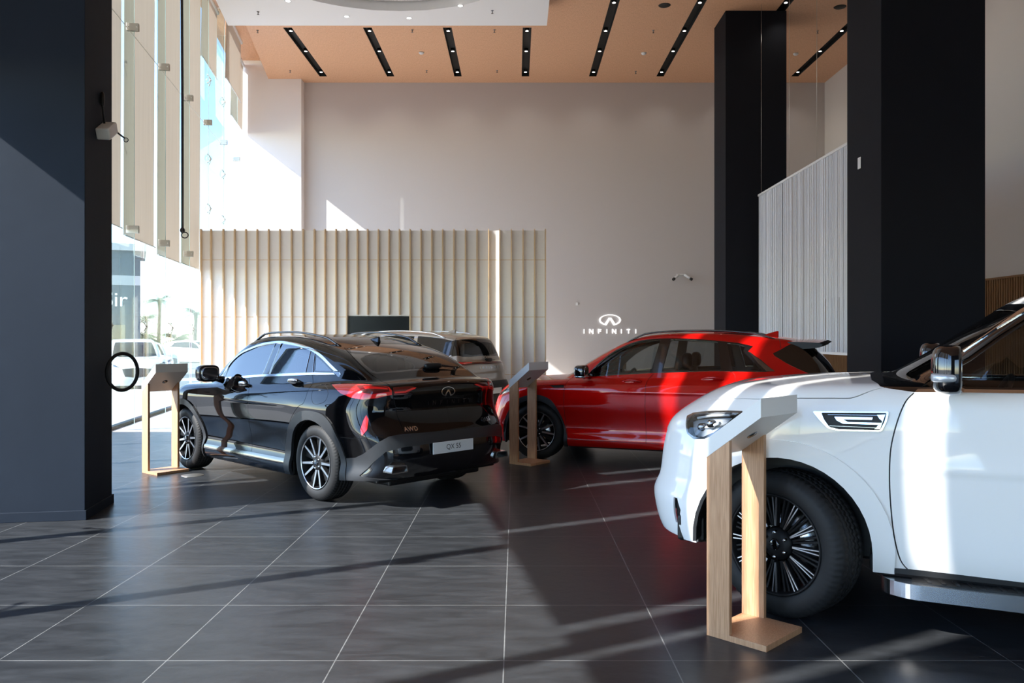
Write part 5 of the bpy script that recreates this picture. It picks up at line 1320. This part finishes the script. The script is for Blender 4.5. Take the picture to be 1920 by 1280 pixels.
# ---------------- white full-size SUV
BD = [(1.655, 1.322), (1.757, 1.415), (1.90, 1.505), (2.05, 1.625), (2.203, 1.735), (2.40, 1.80), (2.8, 1.825), (4.3, 1.815), (4.68, 1.77), (4.80, 1.40), (4.76, 1.335), (3.2, 1.335), (1.9, 1.322)]
bi = inset(BD, .014)
big = [
    rgn('hood', [(.16, -.03, 1.16), (.20, .35, 1.16), (.33, .56, 1.19), (.475, .62, 1.205), (.7, .82, 1.235), (.916, .93, 1.244), (1.263, .956, 1.262), (1.345, .95, 1.27), (1.40, .92, 1.30), (1.42, .80, 1.345), (1.40, .63, 1.353), (1.38, .3, 1.36), (1.37, -.03, 1.36)], 'PAINT', 0, '3d', True),
    gap([(.33, .56, 1.19), (.475, .60, 1.205), (.7, .81, 1.235), (.916, .926, 1.244), (1.263, .955, 1.262), (1.345, .95, 1.27), (1.438, .91, 1.309), (1.51, .88, 1.327)], .006, '3d', SB),
    rgn('front_door', [(1.642, 1.302), (1.601, 1.256), (1.564, 1.162), (1.533, 1.033), (1.523, .917), (1.525, .744), (1.543, .541), (1.575, .40), (1.616, .345), (2.74, .342), (2.75, .8), (2.75, 1.31), (2.2, 1.313), (1.9, 1.306)], 'PAINT'),
    rgn('rear_door', [(2.756, .342), (3.42, .345), (3.50, .7), (3.66, .92), (3.78, 1.02), (3.80, 1.31), (2.756, 1.313), (2.755, .8)], 'PAINT'),
    gap([(1.642, 1.302), (1.601, 1.256), (1.564, 1.162), (1.533, 1.033), (1.523, .917), (1.525, .744), (1.543, .541), (1.575, .40), (1.616, .342)], .007), gap([(2.752, 1.31), (2.753, .8), (2.748, .345)]), gap([(3.80, 1.31), (3.78, 1.02), (3.66, .92), (3.50, .7), (3.42, .345)]),
    gap([(.50, .862, .993), (.549, .899, .942), (.583, .924, .903), (.62, .935, .86)], .005, '3d', SB),
    rgn('pillar_trim', [(1.40, -.03, 1.355), (1.41, .3, 1.355), (1.425, .63, 1.350), (1.475, .873, 1.328), (1.519, .894, 1.319), (1.642, .922, 1.306), (1.9, .915, 1.310), (2.18, .905, 1.314), (3.2, .92, 1.318), (4.9, .90, 1.32), (5.02, .84, 1.50), (4.96, .74, 1.78), (4.6, .76, 1.83), (3.0, .78, 1.85), (2.5, .76, 1.845), (2.36, .73, 1.80), (2.26, .69, 1.765), (2.20, .6, 1.765), (2.17, .3, 1.775), (2.16, -.03, 1.775)], 'gloss_black', 0, '3d', True, line=True),
    rgn('windscreen', [(1.46, -.03, 1.37), (1.48, .4, 1.37), (1.56, .76, 1.36), (1.85, .70, 1.53), (2.15, .61, 1.73), (2.12, .3, 1.75), (2.11, -.03, 1.755)], 'glass_dark', -.003, '3d', True),
    rgn('belt_trim', [(1.645, 1.300), (1.9, 1.305), (3.2, 1.318), (4.80, 1.320), (4.80, 1.337), (3.2, 1.335), (1.9, 1.322), (1.66, 1.317)], 'chrome', .006, depth=.015),
    rgn('pillar_chrome', [(1.88, 1.535), (2.05, 1.665), (2.203, 1.772), (2.36, 1.835), (2.8, 1.862), (2.8, 1.848), (2.38, 1.822), (2.21, 1.756), (2.05, 1.648), (1.89, 1.522)], 'chrome', .006, depth=.012),
    rgn('quarter_pane', clip(clip(bi, (1.765, 1.6), (1.762, 1.2)) if False else bi, (1.750, 1.2), (1.750, 1.6)), 'glass_mid', -.004),
    rgn('front_door_window', clip(clip(bi, (1.80, 1.6), (1.80, 1.2)), (2.70, 1.2), (2.60, 1.9)), 'glass_mid', -.004),
    rgn('rear_door_window', clip(clip(bi, (2.72, 1.9), (2.82, 1.2)), (3.74, 1.2), (3.64, 1.9)), 'glass_dark', -.004),
    rgn('rear_quarter_window', clip(bi, (3.76, 1.9), (3.86, 1.2)), 'glass_dark', -.004),
    rgn('headlamp_frame', [(.345, .63, 1.098), (.39, .65, 1.120), (.532, .765, 1.149), (.735, .906, 1.166), (.745, .915, 1.150), (.66, .92, 1.083), (.574, .90, 1.020), (.501, .86, .985), (.43, .80, .974), (.375, .74, .998), (.355, .695, 1.045)], 'dark_chrome', .004, '3d', depth=.02),
    rgn('headlamp', [(.36, .65, 1.09), (.40, .67, 1.108), (.532, .778, 1.135), (.715, .90, 1.150), (.65, .91, 1.089), (.57, .893, 1.032), (.501, .855, .998), (.435, .80, .987), (.387, .745, 1.006), (.37, .70, 1.048)], 'glass_clear', .006, '3d', line=False, under=[(-.045, 'reflector', 'lamp_reflector')]),
    rgn('fender_vent', rnd([(1.131, 1.187), (1.52, 1.200), (1.509, 1.146), (1.482, 1.090), (1.266, 1.087), (1.211, 1.099), (1.168, 1.142)], .012), 'chrome', .010, depth=.02),
    rgn('vent_recess', rnd([(1.178, 1.181), (1.508, 1.191), (1.498, 1.146), (1.476, 1.098), (1.270, 1.095), (1.220, 1.105), (1.192, 1.145)], .008), 'black_plastic', -.012, depth=0),
    rgn('vent_bar', rnd([(1.245, 1.162), (1.440, 1.166), (1.436, 1.152), (1.29, 1.149), (1.315, 1.136), (1.485, 1.138), (1.481, 1.128), (1.29, 1.126), (1.258, 1.142)], .003), 'chrome', .004, depth=.014),
    rgn('vent_slat', [(1.22, 1.113), (1.476, 1.112), (1.475, 1.109), (1.22, 1.110)], 'dark_chrome', -.002, depth=.01), rgn('vent_slat', [(1.21, 1.174), (1.50, 1.180), (1.50, 1.177), (1.212, 1.171)], 'dark_chrome', -.002, depth=.01),
    rgn('vent_slat', [(1.46, 1.180), (1.502, 1.184), (1.475, 1.104), (1.448, 1.104), (1.456, 1.109), (1.466, 1.125), (1.482, 1.13), (1.486, 1.148), (1.472, 1.16)], 'chrome', .002, depth=.012),
    rgn('wheel_arch_flare', [(.33, .10)] + [(.345, .45)] + arc(.95, .42, .602, 172, 2, 26) + [(1.545, .34), (1.55, .10)], 'PAINT', .014, depth=.02),
    rgn('wheel_arch_flare', [(3.42, .10)] + [(3.425, .45)] + arc(4.025, .42, .602, 172, 2, 26) + [(4.62, .34), (4.62, .10)], 'PAINT', .014, depth=.02),
    rgn('grille', [(-.03, 1.02), (.42, .98), (.46, .70), (.36, .56), (-.03, .54)], 'black_plastic', -.01, 'front', True),
    rgn('bumper_intake', [(.30, .735, .60), (.33, .76, .60), (.37, .80, .50), (.36, .80, .44), (.30, .745, .44), (.295, .735, .5)], 'black_plastic', -.02, '3d'),
    rgn('tail_lamp', [(5.0, .93, 1.25), (5.2, .85, 1.25), (5.26, .7, 1.2), (5.28, .7, .95), (5.05, .93, 1.0)], 'lamp_red', .006, '3d', depth=.02),
    dict(n='x', p=hole(.95, .42, .488, .10, .502), mat='x', hole=True), dict(n='x', p=hole(4.025, .42, .488, .10, .502), mat='x', hole=True)]

# ---------------- bronze three-row SUV
RD = [(1.60, 1.13), (1.85, 1.32), (2.15, 1.49), (2.5, 1.60), (3.0, 1.65), (3.8, 1.64), (4.25, 1.60), (4.62, 1.53), (4.70, 1.35), (4.5, 1.22), (3.9, 1.20), (2.6, 1.175)]
ri_ = inset(RD, .02)
roomy = [
    rgn('windscreen', [(1.16, -.02), (1.22, .4), (1.36, .70), (1.9, .62), (2.2, .56), (2.16, .3), (2.14, -.02)], 'glass_dark', -.003, 'top', True),
    rgn('window_trim', RD, 'chrome', .004, depth=.015, st=.04),
    rgn('front_door_window', clip(ri_, (2.62, 1.1), (2.66, 1.7)), 'glass_side', -.004), rgn('rear_door_window', clip(clip(ri_, (2.76, 1.7), (2.72, 1.1)), (3.70, 1.1), (3.66, 1.7)), 'glass_dark', -.004),
    rgn('quarter_window', clip(ri_, (3.74, 1.7), (3.78, 1.1)), 'gloss_black', .002),
    rgn('rear_window', [(4.50, .74, 1.56), (4.62, .66, 1.595), (4.66, .4, 1.60), (4.67, -.03, 1.60), (4.86, -.03, 1.27), (4.84, .5, 1.27), (4.78, .74, 1.27), (4.60, .84, 1.27), (4.50, .82, 1.35)], 'glass_band', .002, '3d', True),
    rgn('rear_glass', [(4.72, -.03, 1.53), (4.70, .55, 1.52), (4.78, .68, 1.33), (4.83, .45, 1.30), (4.85, -.03, 1.30)], 'glass_rear', 0, '3d', True),
    rgn('tail_lamp', [(4.60, .925, 1.09), (4.60, .91, 1.15), (4.78, .80, 1.155), (4.86, .50, 1.14), (4.90, -.03, 1.135), (4.91, -.03, 1.09), (4.88, .5, 1.09), (4.82, .80, 1.085)], 'lamp_dark', .008, '3d', True, depth=.02),
    rgn('lamp_bar', [(4.64, .90, 1.115), (4.66, .89, 1.145), (4.80, .78, 1.148), (4.86, .55, 1.135), (4.86, .55, 1.115), (4.82, .78, 1.11)], 'lamp_red', .010, '3d', depth=.003),
    rgn('bumper_cladding', [(4.40, .95, .70), (4.75, .90, .74), (4.93, .6, .76), (4.98, -.03, .76), (4.95, -.03, .22), (4.8, .7, .24), (4.36, .92, .26)], 'black_plastic', .008, '3d', True, depth=.02),
    rgn('bumper_trim', [(4.70, .90, .40), (4.90, .72, .42), (4.99, .5, .52), (5.0, .42, .52), (4.97, .52, .32), (4.86, .72, .30), (4.72, .86, .31)], 'satin', .012, '3d', depth=.01),
    gap([(4.55, .6, 1.62), (4.60, .84, 1.25), (4.70, .86, 1.0), (4.78, .84, .80)], .006, '3d', SR),
    rgn('wheel_arch_trim', [(3.33, .10)] + arc(3.85, .38, .50, 175, 5, 22) + [(4.36, .10)], 'black_plastic', .012, depth=.03),
    rgn('wheel_arch_trim', [(.43, .10)] + arc(.95, .38, .50, 175, 5, 22) + [(1.46, .10)], 'black_plastic', .012, depth=.03),
    dict(n='x', p=hole(3.85, .38, .44, .10), mat='x', hole=True), dict(n='x', p=hole(.95, .38, .44, .10), mat='x', hole=True)]
for S_, z_ in ((SC, 1.42), (SX, 1.45), (SB, 1.68), (SR, 1.5)): S_.P['mirz'] = z_
SB.P['beltz'] = 1.31

def plate_text(root, tc, S, body, y0, y1, z0, z1, mode='rear'):
    q, n = on_skin(S, [((y0 + y1) / 2, (z0 + z1) / 2)], mode); t = q[0][0]
    mb = MB(); mb.box(t + .012, t + .020, y0, y1, z0, z1, .003); o = mb.build('licence_plate', M['plate'], root, tc=tc)
    if body:
        V, F = text_mesh(body, (z1 - z0) * .62); mb = MB(); c = (y0 + y1) / 2
        mb.add([(t + .0215, c + x, (z0 + z1) / 2 + y) for x, y in V], F); k = mb.build('plate_lettering', M['ink'], o, tc=tc)
    return o

def exhaust(root, tc, t, y, z, w=.20, h=.07, d=.16):
    for sd in ('left', None):
        mb = MB(); o_ = rnd([(y - w / 2, z - h / 2), (y + w / 2, z - h / 2), (y + w / 2 - .02, z + h / 2), (y - w / 2 + .02, z + h / 2)], .02, 3)
        if False: pass
        n = len(o_); inn = inset(o_, .010)
        v = [(t, a, b) for a, b in o_] + [(t, a, b) for a, b in inn] + [(t - d, a, b) for a, b in o_] + [(t - d * .8, a, b) for a, b in inn]
        f = []
        for i in range(n):
            j = (i + 1) % n; f += [(i, j, n + j, n + i), (2 * n + i, 2 * n + j, j, i), (n + i, n + j, 3 * n + j, 3 * n + i)]
        mb.add(v, f); o = mb.build('exhaust_tip', M['satin'], root, tc=tc, mirror=sd)
        m2 = MB(); m2.add([(t - d * .5, a, b) for a, b in inn], [tuple(range(n))]); m2.build('exhaust_opening', M['black_plastic'], o, tc=tc, mirror=sd)

def wiper(root, tc, S, t0, y0, y1, z):
    mb = MB(); q, n = on_skin(S, [(t0 + .0, y0), (t0 - .01, y1)], 'top')
    mb.sell(tuple(q[0] + np.array([.0, .07, .025])), (.035, .11, .03), (.6, .6)); mb.tube([tuple(q[0] + np.array([0, 0, .03])), tuple((q[0] + q[1]) / 2 + np.array([0, 0, .035])), tuple(q[1] + np.array([0, 0, .02]))], [.016, .012, .006], 8)
    return mb.build('rear_wiper', M['black_plastic'], root, tc=tc)
# ---------------------------------------------------------------- the cars put in place
root, tc, _ = build_car('car', SC, coupe, 'black_paint', *POSE['coupe'], 'glossy black coupe-roofed SUV seen from behind, white plate on its tail', 'car', wheels=(.86, 3.69), wrot=(8, 3))
COUPE_ROOT = root
handle_part(root, tc, SC, 2.23, 1.072, 'black_paint', .23, True); handle_part(root, tc, SC, 3.22, 1.140, 'black_paint', .25, True)
mirror_part(root, tc, (1.66, 1.03, 1.19), (.11, .125, .095), (1.70, .86, 1.11), 'black_paint')
fin_part(root, tc, SC, 3.33, 'black_paint'); rail_part(root, tc, SC, 1.95, 3.55, lambda t: .60 - .07 * (t - 1.95) / 1.6)
plate_text(root, tc, SC, 'QX 55', -.315, .205, .495, .605); exhaust(root, tc, 4.69, .665, .39)
wiper(root, tc, SC, 4.27, .02, .42, 1.28)
V, F = emblem_mesh(.18); skin_plate('emblem', SC, [(x + .0, y + 1.067) for x, y in V], F, 'rear', .002, .006, M['chrome'], root, tc)
V, F = stroke_text('INFINITI', .040, .062, .007); skin_plate('tailgate_lettering', SC, [(x + .03, y + .968) for x, y in V], F, 'rear', .002, .003, M['dark_chrome'], root, tc)
V, F = text_mesh('AWD', .055, 1.1, .001); skin_plate('badge', SC, [(x - .49, y + .740) for x, y in V], F, 'rear', .002, .003, M['chrome'], root, tc)
V, F = text_mesh('QX55', .055, 1.1, .001); skin_plate('badge', SC, [(x + .50, y + .760) for x, y in V], F, 'rear', .002, .003, M['chrome'], root, tc)

root, tc, _ = build_car('car', SX, crossr, 'red_paint', *POSE['cross'], 'red crossover SUV standing side-on behind the wooden stand in the middle', 'car', wheels=(.84, 3.66), wrot=(25, 0))
handle_part(root, tc, SX, 2.12, 1.040, 'red_paint', .23); handle_part(root, tc, SX, 3.10, 1.088, 'red_paint', .25)
mirror_part(root, tc, (1.50, 1.03, 1.165), (.10, .12, .085), (1.54, .86, 1.10), 'gloss_black', lower='chrome')
fin_part(root, tc, SX, 3.62, 'red_paint', .19, .075); rail_part(root, tc, SX, 1.98, 3.80, lambda t: .62 - .04 * (t - 1.98) / 1.8)
sp = MB(); v = []; f = []; ny = 17
for i in range(ny):
    y = -.62 + 1.24 * i / (ny - 1); k = (y / .62) ** 2; dt = -.10 * k; dz = -.035 * k
    v += [(3.98 + dt * .4, y, float(SX.roof(3.98)) - .012 + dz * .9), (4.22 + dt, y, 1.578 + dz), (4.40 + dt, y, 1.568 + dz), (4.445 + dt, y, 1.545 + dz), (4.40 + dt, y, 1.512 + dz), (4.28 + dt, y, 1.498 + dz), (4.12 + dt, y, 1.49 + dz)]
for i in range(ny - 1):
    for k in range(6): f.append((i * 7 + k, (i + 1) * 7 + k, (i + 1) * 7 + k + 1, i * 7 + k + 1))
f.append(tuple(range(7))); f.append(tuple(range((ny - 1) * 7 + 6, (ny - 1) * 7 - 1, -1)))
top = [q for n_, q in enumerate(f[:-2]) if n_ % 6 < 2]; rest = [q for n_, q in enumerate(f[:-2]) if n_ % 6 >= 2] + f[-2:]
sp.add(v, top, True); o = sp.build('rear_spoiler', M['red_paint'], root, tc=tc)
sp = MB(); sp.add(v, rest, False); sp.build('spoiler_lip', M['black_plastic'], o, tc=tc)
wiper(root, tc, SX, 4.60, .0, .35, 1.15)

root, tc, _ = build_car('car', SB, big, 'white_paint', *POSE['big'], 'large white SUV with black pillars and multi-spoke wheels, cut off by the right edge', 'car', wheels=(.97, 4.025), wstyle='multi', wr=(.418, .275, .285), steer=R(-23), wrot=(0, 10))
handle_part(root, tc, SB, 2.55, 1.16, 'white_paint', .25, True); handle_part(root, tc, SB, 3.60, 1.18, 'white_paint', .25, True)
mirror_part(root, tc, (1.80, 1.13, 1.435), (.085, .13, .125), (1.84, .92, 1.34), 'gloss_black', ind=True)
rail_part(root, tc, SB, 2.35, 4.7, .70, 'satin', .06)
for sd in ('left', None):
    st = MB(); st.prism(rnd([(1.47, .84), (1.50, .98), (1.62, 1.045), (3.45, 1.045), (3.55, .98), (3.57, .84)], .05), .222, .300); o = st.build('running_board', M['satin'], root, tc=tc, mirror=sd)
    st = MB(); st.box(1.63, 3.46, .875, 1.012, .300, .306); 
    for k in range(26): st.prism([(1.68 + k * .068, .89), (1.70 + k * .068, .89), (1.725 + k * .068, 1.0), (1.705 + k * .068, 1.0)], .306, .311)
    st.build('step_pad', M['black_plastic'], o, tc=tc, mirror=sd)
    st = MB(); st.box(1.50, 3.50, .80, .895, .26, .345); st.build('rocker_trim', M['black_plastic'], root, tc=tc, mirror=sd)
    # lamp internals
    q = MB(); q.tube([(.43, .70, 1.095), (.53, .77, 1.120), (.66, .87, 1.138)], .008, 8); q.tube([(.46, .72, 1.03), (.52, .80, 1.055), (.60, .87, 1.085)], .010, 8)
    q.build('lamp_strip', M['white_plastic'], root, tc=tc, mirror=sd)
    for (a, b, c_) in ((.47, .75, 1.045), (.54, .82, 1.075)):
        q = MB(); q.sell((a, b, c_), (.03, .025, .025), (.8, .8)); q.build('lamp_projector', M['dark_chrome'], root, tc=tc, mirror=sd)

root, tc, _ = build_car('car', SR, roomy, 'bronze_paint', *POSE['roomy'], 'bronze three-row SUV in front of the ribbed wall, mostly hidden by the black SUV', 'car', wheels=(.95, 3.85), seatmat='seat_tan')
fin_part(root, tc, SR, 3.95, 'bronze_paint', .2, .07); rail_part(root, tc, SR, 2.05, 4.35, .66, 'satin', .05)
plate_text(root, tc, SR, '', -.26, .26, .52, .63); wiper(root, tc, SR, 4.86, .0, .34, 1.3)
V, F = emblem_mesh(.16); skin_plate('emblem', SR, [(x, y + 1.21) for x, y in V], F, 'rear', .002, .006, M['chrome'], root, tc)
V, F = stroke_text('INFINITI', .045, .085, .009); skin_plate('tailgate_lettering', SR, [(x, y + 1.02) for x, y in V], F, 'rear', .002, .004, M['chrome'], root, tc)
# parked cars seen through the glass
pk = [rgn('windscreen', [(1.06, -.02), (1.12, .4), (1.26, .66), (1.7, .60), (2.02, .545), (1.97, .3), (1.95, -.02)], 'glass_dark', -.003, 'top', True),
      rgn('headlamp', [(.16, .45, .78), (.22, .62, .80), (.42, .80, .86), (.56, .87, .905), (.44, .82, .945), (.22, .66, .88)], 'glass_clear', 0, '3d', under=[(-.03, 'reflector', 'lamp_reflector')]),
      rgn('grille', [(-.02, .78), (.42, .74), (.34, .5), (-.02, .46)], 'black_plastic', -.01, 'front', True), rgn('side_window', xi, 'glass_band', .002),
      rgn('rear_window', [(4.20, -.03, 1.50), (4.20, .50, 1.46), (4.44, .58, 1.19), (4.53, .40, 1.16), (4.54, -.03, 1.16)], 'glass_band', .0, '3d', True),
      rgn('tail_lamp', [(4.15, .86, 1.03), (4.40, .78, 1.07), (4.52, .55, 1.06), (4.53, .56, .96), (4.40, .82, .95)], 'lamp_red', .004, '3d'),
      dict(n='x', p=hole(3.665, .36, .42, .10), mat='x', hole=True), dict(n='x', p=hole(.865, .36, .42, .10), mat='x', hole=True)]
root, tc, _ = build_car('car', SX, pk, 'white_car', (-12.9, 27.5), R(-62), 'white car parked outside the glass, closest to the window', 'car', 'parked cars outside the glass', fine=2.0, lod=0, wheels=(.86, 3.68))
root.location.z = -.13
for (x, y, a, lb) in ((-16.4, 36.0, -58, 'white car parked outside, second row behind the closest one'), (-20.5, 44.0, -12, 'pale parked car outside below the palms'), (-23.6, 50.5, -15, 'parked car outside in front of the grey shop'), (-22.0, 56.0, -10, 'far parked car outside at the right of the palms')):
    c = copy_tree(root); c.location = (x, y, -.28); c.rotation_euler = (0, 0, R(a) + PI); c['label'] = lb
